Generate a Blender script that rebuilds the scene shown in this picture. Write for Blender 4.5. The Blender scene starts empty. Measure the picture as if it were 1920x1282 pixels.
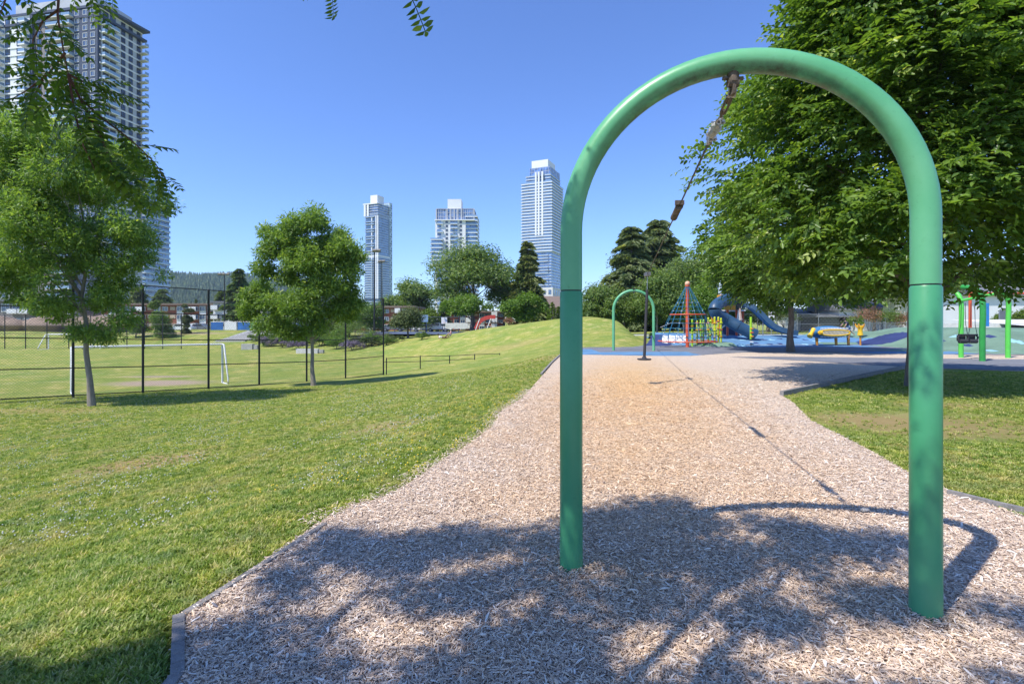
import bpy, math, random
import numpy as np
from mathutils import Vector, Matrix
random.seed(7); R = np.random.default_rng(11)
SC = bpy.context.scene; COL = SC.collection
# ---------------------------------------------------------------- camera, sky, sun, exposure
cam = bpy.data.cameras.new('camera'); camo = bpy.data.objects.new('camera', cam); COL.objects.link(camo)
camo.location = (0, 0, 1.6); camo.rotation_euler = (math.radians(90), 0, 0)
cam.sensor_width = 36; cam.lens = 18; cam.shift_y = -39/1920; cam.clip_start = .05; cam.clip_end = 9000
SC.camera = camo
SC.render.resolution_x = 1024; SC.render.resolution_y = 683
SUNV = Vector((-.526, -.408, 1)).normalized()
EL = math.asin(SUNV.z); AZ = math.atan2(SUNV.x, SUNV.y)
w = bpy.data.worlds.new('World'); SC.world = w; w.use_nodes = True
nt = w.node_tree; nt.nodes.clear()
sk = nt.nodes.new('ShaderNodeTexSky'); sk.sky_type = 'NISHITA'; sk.sun_disc = False
sk.sun_elevation = EL; sk.sun_rotation = AZ; sk.altitude = 0
sk.air_density = 1.0; sk.dust_density = 0.0; sk.ozone_density = 5.0
bg = nt.nodes.new('ShaderNodeBackground'); bg.inputs[1].default_value = .15
wo = nt.nodes.new('ShaderNodeOutputWorld')
tint = nt.nodes.new('ShaderNodeMix'); tint.data_type = 'RGBA'; tint.blend_type = 'MULTIPLY'; tint.inputs[0].default_value = 1; tint.inputs[7].default_value = (.73, .83, 1.12, 1)
nt.links.new(sk.outputs[0], tint.inputs[6]); nt.links.new(tint.outputs[2], bg.inputs[0]); nt.links.new(bg.outputs[0], wo.inputs[0])
sl = bpy.data.lights.new('sun', 'SUN'); sl.energy = 4.2; sl.angle = math.radians(.53); sl.color = (1, .95, .87)
so = bpy.data.objects.new('sun', sl); COL.objects.link(so); so.rotation_euler = SUNV.to_track_quat('Z', 'Y').to_euler()
SC.view_settings.view_transform = 'Standard'; SC.view_settings.look = 'None'
SC.view_settings.gamma = 1; SC.view_settings.use_curve_mapping = False; SC.view_settings.exposure = .55
SC.cycles.max_bounces = 8; SC.cycles.transparent_max_bounces = 24; SC.cycles.volume_bounces = 0

# ---------------------------------------------------------------- helpers
def P(px, py, Y): return Vector(((px-960)/960*Y, Y, 1.6-(py-602)/960*Y))
def tag(o, label=None, cat=None, group=None, kind=None):
    if label: o['label'] = label
    if cat: o['category'] = cat
    if group: o['group'] = group
    if kind: o['kind'] = kind
    return o
def thing(name, label, cat, loc=(0, 0, 0), rz=0, group=None):
    o = bpy.data.objects.new(name, None); COL.objects.link(o); o.empty_display_size = .2
    o.location = loc; o.rotation_euler = (0, 0, rz)
    return tag(o, label, cat, group)
def link(name, me, parent=None):
    o = bpy.data.objects.new(name, me); COL.objects.link(o)
    if parent: o.parent = parent
    return o
def copy_tree(o, parent=None):
    c = o.copy(); COL.objects.link(c)
    if parent: c.parent = parent
    for ch in list(o.children): copy_tree(ch, c)
    return c
class MB:
    def __init__(s): s.v = []; s.f = []; s.m = []; s.cur = 0
    def add(s, vs, fs):
        n = len(s.v); s.v += [tuple(v) for v in vs]
        s.f += [tuple(i+n for i in f) for f in fs]; s.m += [s.cur]*len(fs); return s
    def box(s, c, d, rz=0, taper=1.0, M=None):
        x, y, z = d[0]/2, d[1]/2, d[2]/2; t = taper
        vs = [Vector(q) for q in ((-x,-y,-z),(x,-y,-z),(x,y,-z),(-x,y,-z),(-x*t,-y*t,z),(x*t,-y*t,z),(x*t,y*t,z),(-x*t,y*t,z))]
        if M is not None: vs = [M @ v for v in vs]
        elif rz: vs = [Matrix.Rotation(rz, 3, 'Z') @ v for v in vs]
        c = Vector(c); vs = [v+c for v in vs]
        return s.add(vs, [(0,3,2,1),(4,5,6,7),(0,1,5,4),(1,2,6,5),(2,3,7,6),(3,0,4,7)])
    def tube(s, pts, r, n=8, cap=True):
        pts = [Vector(p) for p in pts]; k = len(pts)
        if not hasattr(r, '__len__'): r = [r]*k
        vs = []; up = None
        for i, p in enumerate(pts):
            t = (pts[min(i+1, k-1)]-pts[max(i-1, 0)]).normalized()
            if up is None:
                up = Vector((0, 0, 1)) if abs(t.z) < .9 else Vector((0, 1, 0))
            a = t.cross(up).normalized(); b = a.cross(t).normalized(); up = b
            for j in range(n):
                q = 2*math.pi*j/n; vs.append(p+(a*math.cos(q)+b*math.sin(q))*r[i])
        fs = [(i*n+j, i*n+(j+1) % n, (i+1)*n+(j+1) % n, (i+1)*n+j) for i in range(k-1) for j in range(n)]
        fs = [f[::-1] for f in fs]
        if cap: fs += [tuple(range(n)), tuple(range((k-1)*n, k*n))[::-1]]
        return s.add(vs, fs)
    def lathe(s, prof, c=(0, 0, 0), n=16, M=None):
        vs = []; c = Vector(c)
        for r_, z in prof:
            for j in range(n):
                q = 2*math.pi*j/n; v = Vector((r_*math.cos(q), r_*math.sin(q), z))
                vs.append((M @ v if M is not None else v)+c)
        k = len(prof)
        fs = [(i*n+j, i*n+(j+1) % n, (i+1)*n+(j+1) % n, (i+1)*n+j) for i in range(k-1) for j in range(n)]
        fs += [tuple(range(n))[::-1], tuple(range((k-1)*n, k*n))]
        return s.add(vs, fs)
    def ball(s, c, r, n=10, sq=(1, 1, 1)):
        prof = []; m = max(4, n//2)
        vs = []; c = Vector(c)
        for i in range(m+1):
            a = math.pi*i/m - math.pi/2; rr = max(.02, math.cos(a))
            for j in range(n):
                q = 2*math.pi*j/n
                vs.append(c+Vector((rr*math.cos(q)*r*sq[0], rr*math.sin(q)*r*sq[1], math.sin(a)*r*sq[2])))
        fs = [(i*n+j, i*n+(j+1) % n, (i+1)*n+(j+1) % n, (i+1)*n+j) for i in range(m) for j in range(n)]
        return s.add(vs, fs)
    def build(s, name, mats, parent=None, smooth=False):
        me = bpy.data.meshes.new(name); me.from_pydata(s.v, [], s.f)
        if not isinstance(mats, (list, tuple)): mats = [mats]
        for m in mats: me.materials.append(m)
        if len(mats) > 1: me.polygons.foreach_set('material_index', s.m)
        if smooth:
            me.polygons.foreach_set('use_smooth', [True]*len(me.polygons))
            me.set_sharp_from_angle(angle=math.radians(50))
        me.update()
        return link(name, me, parent)
def npmesh(name, V, F, mat, parent=None, tint=None, smooth=False):
    """V (n,3), F (m,k) numpy -> object; tint per face"""
    me = bpy.data.meshes.new(name); k = F.shape[1]; m = len(F)
    me.vertices.add(len(V)); me.vertices.foreach_set('co', np.asarray(V, np.float32).ravel())
    me.loops.add(m*k); me.loops.foreach_set('vertex_index', F.astype(np.int32).ravel())
    me.polygons.add(m); me.polygons.foreach_set('loop_start', np.arange(0, m*k, k, dtype=np.int32))
    if smooth: me.polygons.foreach_set('use_smooth', np.ones(m, bool))
    me.update(calc_edges=True); me.validate()
    if tint is not None:
        a = me.attributes.new('tint', 'FLOAT', 'FACE'); a.data.foreach_set('value', tint.astype(np.float32))
    me.materials.append(mat)
    return link(name, me, parent)

# ---------------------------------------------------------------- materials
MC = {}
def nodes(name):
    m = bpy.data.materials.new(name); m.use_nodes = True; t = m.node_tree
    return m, t, t.nodes['Principled BSDF'], t.nodes['Material Output']
def noise(t, scale, detail=4, rough=.6, coord='Object', vec=None):
    n = t.nodes.new('ShaderNodeTexNoise'); n.inputs['Scale'].default_value = scale
    n.inputs['Detail'].default_value = detail; n.inputs['Roughness'].default_value = rough
    if vec is None:
        c = t.nodes.new('ShaderNodeTexCoord'); vec = c.outputs[coord]
    t.links.new(vec, n.inputs['Vector']); return n
def ramp(t, src, stops):
    r = t.nodes.new('ShaderNodeValToRGB'); cr = r.color_ramp
    while len(cr.elements) < len(stops): cr.elements.new(.5)
    for e, (p, c) in zip(cr.elements, stops):
        e.position = p; e.color = (*c, 1) if len(c) == 3 else c
    t.links.new(src, r.inputs[0]); return r
def mix(t, fac, a, b, mode='MIX'):
    m = t.nodes.new('ShaderNodeMix'); m.data_type = 'RGBA'; m.blend_type = mode
    for s, v in ((m.inputs[0], fac), (m.inputs[6], a), (m.inputs[7], b)):
        if hasattr(v, 'links') or hasattr(v, 'is_linked'): t.links.new(v, s)
        else: s.default_value = v if not isinstance(v, tuple) else ((*v, 1) if len(v) == 3 else v)
    return m.outputs[2]
def bump(t, b, h, strength=.3, dist=.02):
    n = t.nodes.new('ShaderNodeBump'); n.inputs['Strength'].default_value = strength; n.inputs['Distance'].default_value = dist
    t.links.new(h, n.inputs['Height']); t.links.new(n.outputs[0], b.inputs['Normal']); return n
def M(name, col, rough=.6, metal=0, var=.18, vs=3.0, bmp=0, bs=60, spec=.5, coat=0):
    if name in MC: return MC[name]
    m, t, b, o = nodes(name)
    n = noise(t, vs, 5); d = tuple(c*(1-var) for c in col); l = tuple(min(1, c*(1+var*.7)) for c in col)
    r = ramp(t, n.outputs[0], [(.3, d), (.7, l)]); t.links.new(r.outputs[0], b.inputs['Base Color'])
    n2 = noise(t, vs*6, 3); q = t.nodes.new('ShaderNodeMapRange'); q.inputs[3].default_value = max(.05, rough-.1); q.inputs[4].default_value = min(1, rough+.15)
    t.links.new(n2.outputs[0], q.inputs[0]); t.links.new(q.outputs[0], b.inputs['Roughness'])
    b.inputs['Metallic'].default_value = metal; b.inputs['Specular IOR Level'].default_value = spec
    if coat: b.inputs['Coat Weight'].default_value = coat
    if bmp:
        n3 = noise(t, bs, 5); bump(t, b, n3.outputs[0], bmp, .01)
    MC[name] = m; return m
def leaf_mat(name, dark, light, trans=.35, yellow=None, rough=.45):
    m, t, b, o = nodes(name)
    a = t.nodes.new('ShaderNodeAttribute'); a.attribute_name = 'tint'
    st = [(0, dark), (.75, light)] + ([(1, yellow)] if yellow else [])
    r = ramp(t, a.outputs['Fac'], st)
    n = noise(t, .55, 2)
    c = mix(t, n.outputs[0], r.outputs[0], mix(t, 1.0, r.outputs[0], (1.25, 1.15, .8), 'MULTIPLY'))
    t.links.new(c, b.inputs['Base Color']); b.inputs['Roughness'].default_value = rough
    b.inputs['Specular IOR Level'].default_value = .4
    tr = t.nodes.new('ShaderNodeBsdfTranslucent')
    tc = mix(t, 1.0, c, (1.5, 1.5, .6), 'MULTIPLY'); t.links.new(tc, tr.inputs[0])
    ms = t.nodes.new('ShaderNodeMixShader'); ms.inputs[0].default_value = trans
    t.links.new(b.outputs[0], ms.inputs[1]); t.links.new(tr.outputs[0], ms.inputs[2]); t.links.new(ms.outputs[0], o.inputs[0])
    return m
def bark_mat(name, c1, c2, sc=14):
    m, t, b, o = nodes(name)
    tc = t.nodes.new('ShaderNodeTexCoord'); mp = t.nodes.new('ShaderNodeMapping'); mp.inputs['Scale'].default_value = (1, 1, .2)
    t.links.new(tc.outputs['Object'], mp.inputs[0])
    n = noise(t, sc, 6, .7, vec=mp.outputs[0]); r = ramp(t, n.outputs[0], [(.3, c1), (.7, c2)])
    t.links.new(r.outputs[0], b.inputs['Base Color']); b.inputs['Roughness'].default_value = .9
    bump(t, b, n.outputs[0], .7, .03); return m

LEAF = {
 'big': leaf_mat('leaf_hornbeam', (.045, .10, .024), (.165, .28, .055), .44, (.38, .47, .18), .38),
 'ash': leaf_mat('leaf_ash', (.07, .145, .045), (.22, .35, .095), .44, (.46, .55, .16), .42),
 'locust': leaf_mat('leaf_locust', (.035, .085, .016), (.125, .21, .03), .5, (.24, .32, .06)),
 'broad': leaf_mat('leaf_broad', (.05, .10, .028), (.16, .25, .06), .38, (.30, .37, .10)),
 'bright': leaf_mat('leaf_bright', (.05, .11, .014), (.13, .24, .03), .42, (.26, .36, .05)),
 'conifer': leaf_mat('needle', (.05, .095, .045), (.15, .22, .095), .35, (.26, .32, .14), .6),
 'pine': leaf_mat('needle_pine', (.08, .12, .065), (.20, .26, .13), .4, (.34, .38, .22), .6),
 'cypress': leaf_mat('leaf_cypress', (.07, .10, .035), (.20, .25, .09), .3, (.34, .34, .15), .6),
 'olive': leaf_mat('leaf_olive', (.03, .055, .018), (.10, .14, .045), .2, (.19, .22, .08), .6),
 'hedge': leaf_mat('leaf_hedge', (.04, .09, .008), (.13, .21, .02), .3, (.22, .3, .03)),
 'purple': leaf_mat('leaf_lavender', (.10, .08, .16), (.22, .19, .34), .2, (.30, .27, .42)),
 'red': leaf_mat('leaf_red', (.14, .09, .05), (.30, .16, .12), .3, (.5, .32, .30)),
}
BARK = bark_mat('bark', (.07, .055, .045), (.20, .17, .14)); BARK2 = bark_mat('bark_pale', (.14, .12, .095), (.34, .30, .25), 10)

def weathered(name, base, dark, faded):
    """painted steel pipe: chalky fading on top faces, dirt by noise on undersides"""
    m, t, b, o = nodes(name)
    n = noise(t, 1.4, 5, .65); c = ramp(t, n.outputs[0], [(.3, base), (.75, faded)])
    n2 = noise(t, 24, 6, .75); sp = ramp(t, n2.outputs[0], [(.60, (0, 0, 0)), (.76, (.5, .5, .5))])
    c2 = mix(t, sp.outputs[0], c.outputs[0], dark)
    # grime that has gathered on the underside of the bend (stays with the pipe)
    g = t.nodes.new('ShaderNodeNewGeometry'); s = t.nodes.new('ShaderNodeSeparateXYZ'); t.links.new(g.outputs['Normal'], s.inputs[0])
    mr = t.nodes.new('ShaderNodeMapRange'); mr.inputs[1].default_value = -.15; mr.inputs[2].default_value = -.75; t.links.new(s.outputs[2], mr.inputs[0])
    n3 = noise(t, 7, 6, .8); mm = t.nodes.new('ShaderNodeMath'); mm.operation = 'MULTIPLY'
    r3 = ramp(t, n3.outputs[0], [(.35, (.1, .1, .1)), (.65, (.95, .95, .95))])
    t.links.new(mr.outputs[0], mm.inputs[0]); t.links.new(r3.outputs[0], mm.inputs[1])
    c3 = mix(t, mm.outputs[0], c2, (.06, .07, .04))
    t.links.new(c3, b.inputs['Base Color'])
    rr = ramp(t, n.outputs[0], [(.3, (.30,)*3), (.8, (.5,)*3)]); t.links.new(rr.outputs[0], b.inputs['Roughness'])
    bump(t, b, n2.outputs[0], .08, .004)
    return m
GREENP = weathered('green_paint', (.095, .36, .165), (.04, .14, .06), (.165, .46, .25)); SLEEVE_SHADED = weathered('green_sleeve_shaded', (.045, .26, .115), (.02, .11, .05), (.085, .34, .165))  # sleeve: same paint as the tube, darkened to carry the tree's shade
LIME = M('lime_paint', (.10, .55, .08), .4, var=.1); SHADED_GREEN = M('shaded_green_paint', (.03, .30, .06), .4)  # second green: darker copy for the middle swing post, shade put into its colour
ORANGE = M('orange_paint', (.62, .10, .04), .45, var=.15); AMBER = M('amber_plastic', (.75, .33, .02), .4, var=.12)
YEL = M('yellow_plastic', (.80, .48, .02), .4, var=.1); YGREEN = M('yellow_green', (.55, .62, .02), .4, var=.15); LIMEY = M('lime_plastic', (.35, .65, .03), .4, var=.12)
SBLUE = M('slide_blue', (.028, .075, .14), .4, var=.2); ROPE = M('rope_blue', (.02, .16, .28), .8); WHITE = M('white_paint', (.74, .75, .76), .5, var=.06)
BLACKM = M('black_metal', (.018, .019, .022), .45, var=.2); GREYM = M('grey_metal', (.32, .33, .35), .4, .6); STEEL = M('steel', (.42, .42, .41), .38, .85, var=.35, vs=20)
RUST = M('rusty_steel', (.15, .115, .09), .75, .3, var=.5, vs=25, bmp=.4); DARKRUB = M('dark_rubber', (.03, .03, .035), .7)
CONC = M('concrete', (.42, .41, .38), .85, bmp=.3, bs=20); CONCW = M('pale_concrete', (.60, .59, .56), .85, bmp=.2, bs=12)
BRICK = M('brick_wall', (.30, .10, .065), .85, var=.25, vs=1.2); BEIGE = M('beige_panel', (.48, .38, .28), .8); GREYW = M('grey_wall', (.22, .20, .20), .85)
WWALL = M('white_wall', (.70, .71, .73), .7, var=.05, vs=.3); DWALL = M('charcoal_wall', (.035, .05, .09), .6, vs=.3); LGREY = M('light_grey_wall', (.42, .44, .48), .7, vs=.2)
ROOFG = M('grey_roof', (.16, .17, .19), .8); ROOFB = M('brown_roof', (.20, .15, .12), .85)
def glass(name, col, rough=.12):
    m, t, b, o = nodes(name); n = noise(t, .35, 2); n.inputs['Scale'].default_value = .35
    v = t.nodes.new('ShaderNodeTexVoronoi'); v.inputs['Scale'].default_value = .33
    c = t.nodes.new('ShaderNodeTexCoord'); t.links.new(c.outputs['Object'], v.inputs['Vector'])
    r = ramp(t, v.outputs['Color'], [(.15, tuple(x*.45 for x in col)), (.85, tuple(min(1, x*1.5) for x in col))])
    t.links.new(r.outputs[0], b.inputs['Base Color']); b.inputs['Roughness'].default_value = rough
    b.inputs['Specular IOR Level'].default_value = .9; b.inputs['Metallic'].default_value = .25; return m
GLASS = glass('window_glass', (.13, .20, .33)); GLASSB = glass('blue_glass', (.10, .20, .42)); GLASSR = M('railing_glass', (.24, .35, .47), .15, .2, var=.1); DGLASS = glass('dark_glass', (.03, .04, .06))
BLUEP = M('blue_banner', (.03, .14, .42), .7, var=.3, vs=.6); CARW = M('car_white', (.75, .76, .78), .25, var=.03, coat=.6); CARG = M('car_grey', (.15, .17, .2), .25, var=.05, coat=.6); CARR = M('car_dark', (.03, .04, .07), .25, coat=.6)
TIMBER = bark_mat('grey_timber', (.16, .15, .145), (.30, .28, .26), 18)
# ---------------------------------------------------------------- terrain
LEFT_EDGE = [(-1.0, -4), (-1.45, 1.5), (-1.5, 2.26), (-1.8, 2.73), (-1.64, 3.4), (-1.50, 4.12), (-1.38, 4.40), (-1.15, 4.66), (-1.02, 5.0), (-.82, 5.77), (-.54, 6.68), (-.29, 7.8), (-.20, 9.04), (.22, 10.67), (.55, 12.8), (.87, 14.9), (1.55, 19.6), (2.35, 24.4)]
PLAY = LEFT_EDGE + [(2.7, 28), (3.2, 31), (7.5, 31.6), (10.5, 38), (12.5, 50), (14, 70), (120, 70), (120, -40), (-1, -40)]
def seg_dist(x, y, poly, closed=True):
    d = np.full(x.shape, 1e9); n = len(poly)
    for i in range(n if closed else n-1):
        ax, ay = poly[i]; bx, by = poly[(i+1) % n]; ux, uy = bx-ax, by-ay; L = ux*ux+uy*uy
        t = np.clip(((x-ax)*ux+(y-ay)*uy)/L, 0, 1); d = np.minimum(d, np.hypot(x-ax-t*ux, y-ay-t*uy))
    return d
def inside(x, y, poly):
    c = np.zeros(x.shape, bool); n = len(poly)
    for i in range(n):
        ax, ay = poly[i]; bx, by = poly[(i+1) % n]
        if ay == by: continue
        c ^= ((ay > y) != (by > y)) & (x < (bx-ax)*(y-ay)/(by-ay)+ax)
    return c
def sstep(a, b, x):
    t = np.clip((x-a)/(b-a), 0, 1); return t*t*(3-2*t)
CP = [(x, y, 0) for x, y in LEFT_EDGE[1:]] + [
 (-19.2,19.2,-1.46),(-17.8,20.8,-1.5),(-16.4,22.7,-1.6),(-14.7,24.6,-1.65),(-12.5,27.1,-1.7),(-10.2,29.8,-1.75),(-8.1,32.2,-1.79),(-25,12.5,-1.3),(-32,4,-1.2),
 (-6.2,34.4,-1.59),(-4.4,36.4,-1.40),(-2.8,38.2,-1.28),(-.97,40.3,-1.1),
 (-22.8,26.5,-2.2),(-17.3,30.6,-2.2),(-14,36,-2.2),(-30,30,-2.2),(-45,35,-2.2),(-60,60,-2.2),(-90,70,-2.2),(-40,60,-2.2),(-25,50,-2.2),(-12,45,-2.15),(-20,62,-2.2),(-40,76,-2.2),(-70,77,-2.2),(-32,68,-2.2),(-9,50,-1.9),
 (-.5,33,-.75),(1.4,31,-.4),(-1.6,26,-.78),(-3.3,20,-.86),(-5.1,19,-1.1),(-7,12,-.88),(-5.5,7,-.57),(-3.2,3.6,-.27),(-4,0,-.3),(-10,4,-.85),(-15,10,-1.1),(-10,20,-1.35),
 (4,34,.05),(8.6,54,2.1),(4,55,1.7),(0,57,1.1),(-3.75,60,.66),(-10.3,63,-.53),(-16,66,-1.1),(6.6,42,.75),(5.8,36,.15),(1.9,46,-.15),(3.5,41,.25),(13,50,1.0),(12,44,.5),(-4,48,-1.0),(-20,70,-1.4),
 (5,75,-.4),(-5,80,-.5),(-20,82,-.5),(-40,86,-.5),(-60,88,-.5),(-90,90,-.5),(-30,100,-.5),(0,100,-.4),(-80,110,-.5),(30,90,0),(14,62,.3),(20,75,0),(-50,80,-1.7),(-35,79,-1.5)]
CPa = np.array(CP, float)
def tps(d2): return np.where(d2 > 1e-12, .5*d2*np.log(d2+1e-12), 0)
_n = len(CPa); _A = np.zeros((_n+3, _n+3)); _d2 = ((CPa[:, None, :2]-CPa[None, :, :2])**2).sum(-1)
_A[:_n, :_n] = tps(_d2) + np.eye(_n)*4.0; _A[:_n, _n] = 1; _A[:_n, _n+1:] = CPa[:, :2]; _A[_n, :_n] = 1; _A[_n+1:, :_n] = CPa[:, :2].T
_w = np.linalg.solve(_A, np.r_[CPa[:, 2], 0, 0, 0])
def tz(x, y):
    x = np.atleast_1d(np.asarray(x, float)); y = np.atleast_1d(np.asarray(y, float))
    xc = np.clip(x, -100, 60); yc = np.clip(y, -4, 110)
    z = np.full(x.shape, _w[_n]) + _w[_n+1]*xc + _w[_n+2]*yc
    for i in range(_n): z += _w[i]*tps((xc-CPa[i, 0])**2+(yc-CPa[i, 1])**2)
    z = np.clip(z, -2.3, 2.3)
    z = np.where((y > 100), z+(-.5-z)*sstep(100, 115, y), z)
    dp = seg_dist(x, y, PLAY); ins = inside(x, y, PLAY)
    z = np.where(ins, 0, z*sstep(0, 2.0, dp)); return z
def g1(x, y): return float(tz(x, y)[0])
def ground_at(px, py, y0=1.5, y1=200):
    """where the view ray through a photo pixel meets the terrain"""
    ys = np.geomspace(y0, y1, 900); xs = (px-960)/960*ys; zs = 1.6-(py-602)/960*ys
    h = tz(xs, ys); k = np.argmax(zs <= h) if (zs <= h).any() else len(ys)-1
    return Vector((xs[k], ys[k], h[k]))

# lawn material: mown grass with dry patches and clover
def lawn_material():
    m, t, b, o = nodes('lawn_grass')
    tc = t.nodes.new('ShaderNodeTexCoord'); v = tc.outputs['Object']
    n1 = noise(t, .35, 5, .6, vec=v); n2 = noise(t, 9, 6, .75, vec=v); n3 = noise(t, 70, 4, .8, vec=v); n4 = noise(t, 1.1, 6, .7, vec=v)
    g = ramp(t, n2.outputs[0], [(.3, (.12, .165, .030)), (.5, (.235, .285, .065)), (.72, (.39, .42, .13))])
    dry = ramp(t, n4.outputs[0], [(.50, (0, 0, 0)), (.68, (1, 1, 1))])
    c = mix(t, dry.outputs[0], g.outputs[0], (.46, .41, .19))
    sc = ramp(t, n1.outputs[0], [(.35, (.78, .90, .75)), (.65, (1.22, 1.08, 1.0))])
    c = mix(t, 1.0, c, sc.outputs[0], 'MULTIPLY')
    f = ramp(t, n3.outputs[0], [(.3, (.55, .6, .5)), (.7, (1.5, 1.45, 1.4))]); c = mix(t, 1.0, c, f.outputs[0], 'MULTIPLY')
    # bare and dry spots at given places (world position)
    for (x, y, rx, ry, col, k) in DRY:
        sub = t.nodes.new('ShaderNodeVectorMath'); sub.operation = 'SUBTRACT'; t.links.new(v, sub.inputs[0]); sub.inputs[1].default_value = (x, y, 0)
        mu = t.nodes.new('ShaderNodeVectorMath'); mu.operation = 'MULTIPLY'; t.links.new(sub.outputs[0], mu.inputs[0]); mu.inputs[1].default_value = (1/rx, 1/ry, 0)
        le = t.nodes.new('ShaderNodeVectorMath'); le.operation = 'LENGTH'; t.links.new(mu.outputs[0], le.inputs[0])
        ad = t.nodes.new('ShaderNodeMath'); ad.operation = 'MULTIPLY_ADD'; t.links.new(n2.outputs[0], ad.inputs[0]); ad.inputs[1].default_value = 1.4; t.links.new(le.outputs['Value'], ad.inputs[2])
        r = ramp(t, ad.outputs[0], [(0.0, (k,)*3), (.70, (k,)*3), (1.0, (0, 0, 0))])
        mm = t.nodes.new('ShaderNodeMath'); mm.operation = 'MULTIPLY'; mm.inputs[1].default_value = .62; t.links.new(ad.outputs[0], mm.inputs[0]); t.links.new(mm.outputs[0], r.inputs[0])
        c = mix(t, r.outputs[0], c, col)
    t.links.new(c, b.inputs['Base Color']); b.inputs['Roughness'].default_value = .9; b.inputs['Specular IOR Level'].default_value = .15
    bump(t, b, n3.outputs[0], .9, .04); return m
_d = ground_at
def pt(px, py, rx, ry, col, k):
    q = ground_at(px, py); return (q.x, q.y, rx, ry, col, k)
DRYC = (.42, .30, .14); BARE = (.40, .31, .22)
DRY = [pt(270, 868, 1.35, .8, DRYC, 1), pt(725, 800, 1.0, .8, DRYC, .7), pt(455, 785, .9, .9, DRYC, .5), pt(300, 718, 4.2, 2.2, BARE, 1), pt(300, 706, 3.4, 1.0, BARE, .8), pt(80, 770, 3, 1.0, DRYC, .6),
       pt(750, 730, 1.6, 1.2, DRYC, .55), pt(1700, 800, 1.3, 1.1, DRYC, .7), pt(1850, 800, 1.3, 1.4, DRYC, .65), pt(1020, 672, 1.6, 1.8, DRYC, .6), pt(1620, 785, 1.3, .9, DRYC, .65),
       pt(400, 840, .8, .5, DRYC, .45), pt(1760, 760, 1.2, .7, DRYC, .6), pt(330, 625, 12, 2.5, (.42, .32, .2), .8), pt(960, 650, 6, 3, DRYC, .35), pt(1780, 850, .7, .8, DRYC, .45)]
LAWN = lawn_material()
def axis(lo, hi, fine, grow, c=0):
    a = [c]; s = fine
    while a[-1] < hi: a.append(a[-1]+s); s *= grow
    b_ = [c]; s = fine
    while b_[-1] > lo: b_.append(b_[-1]-s); s *= grow
    return np.array(b_[::-1][:-1]+a)
xs = axis(-6000, 6000, .16, 1.026); ys = axis(-3000, 7000, .16, 1.022, 3)
X, Y = np.meshgrid(xs, ys); Z = tz(X.ravel(), Y.ravel()).reshape(X.shape)
def grid_faces(nx, ny):
    i, j = np.meshgrid(np.arange(nx-1), np.arange(ny-1)); a = (j*nx+i).ravel(); return np.stack([a, a+1, a+nx+1, a+nx], 1)
lawn = npmesh('lawn', np.stack([X.ravel(), Y.ravel(), Z.ravel()], 1), grid_faces(len(xs), len(ys)), LAWN, smooth=True)
tag(lawn, 'mown green park lawn with dry yellow patches', kind='structure')

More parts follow.
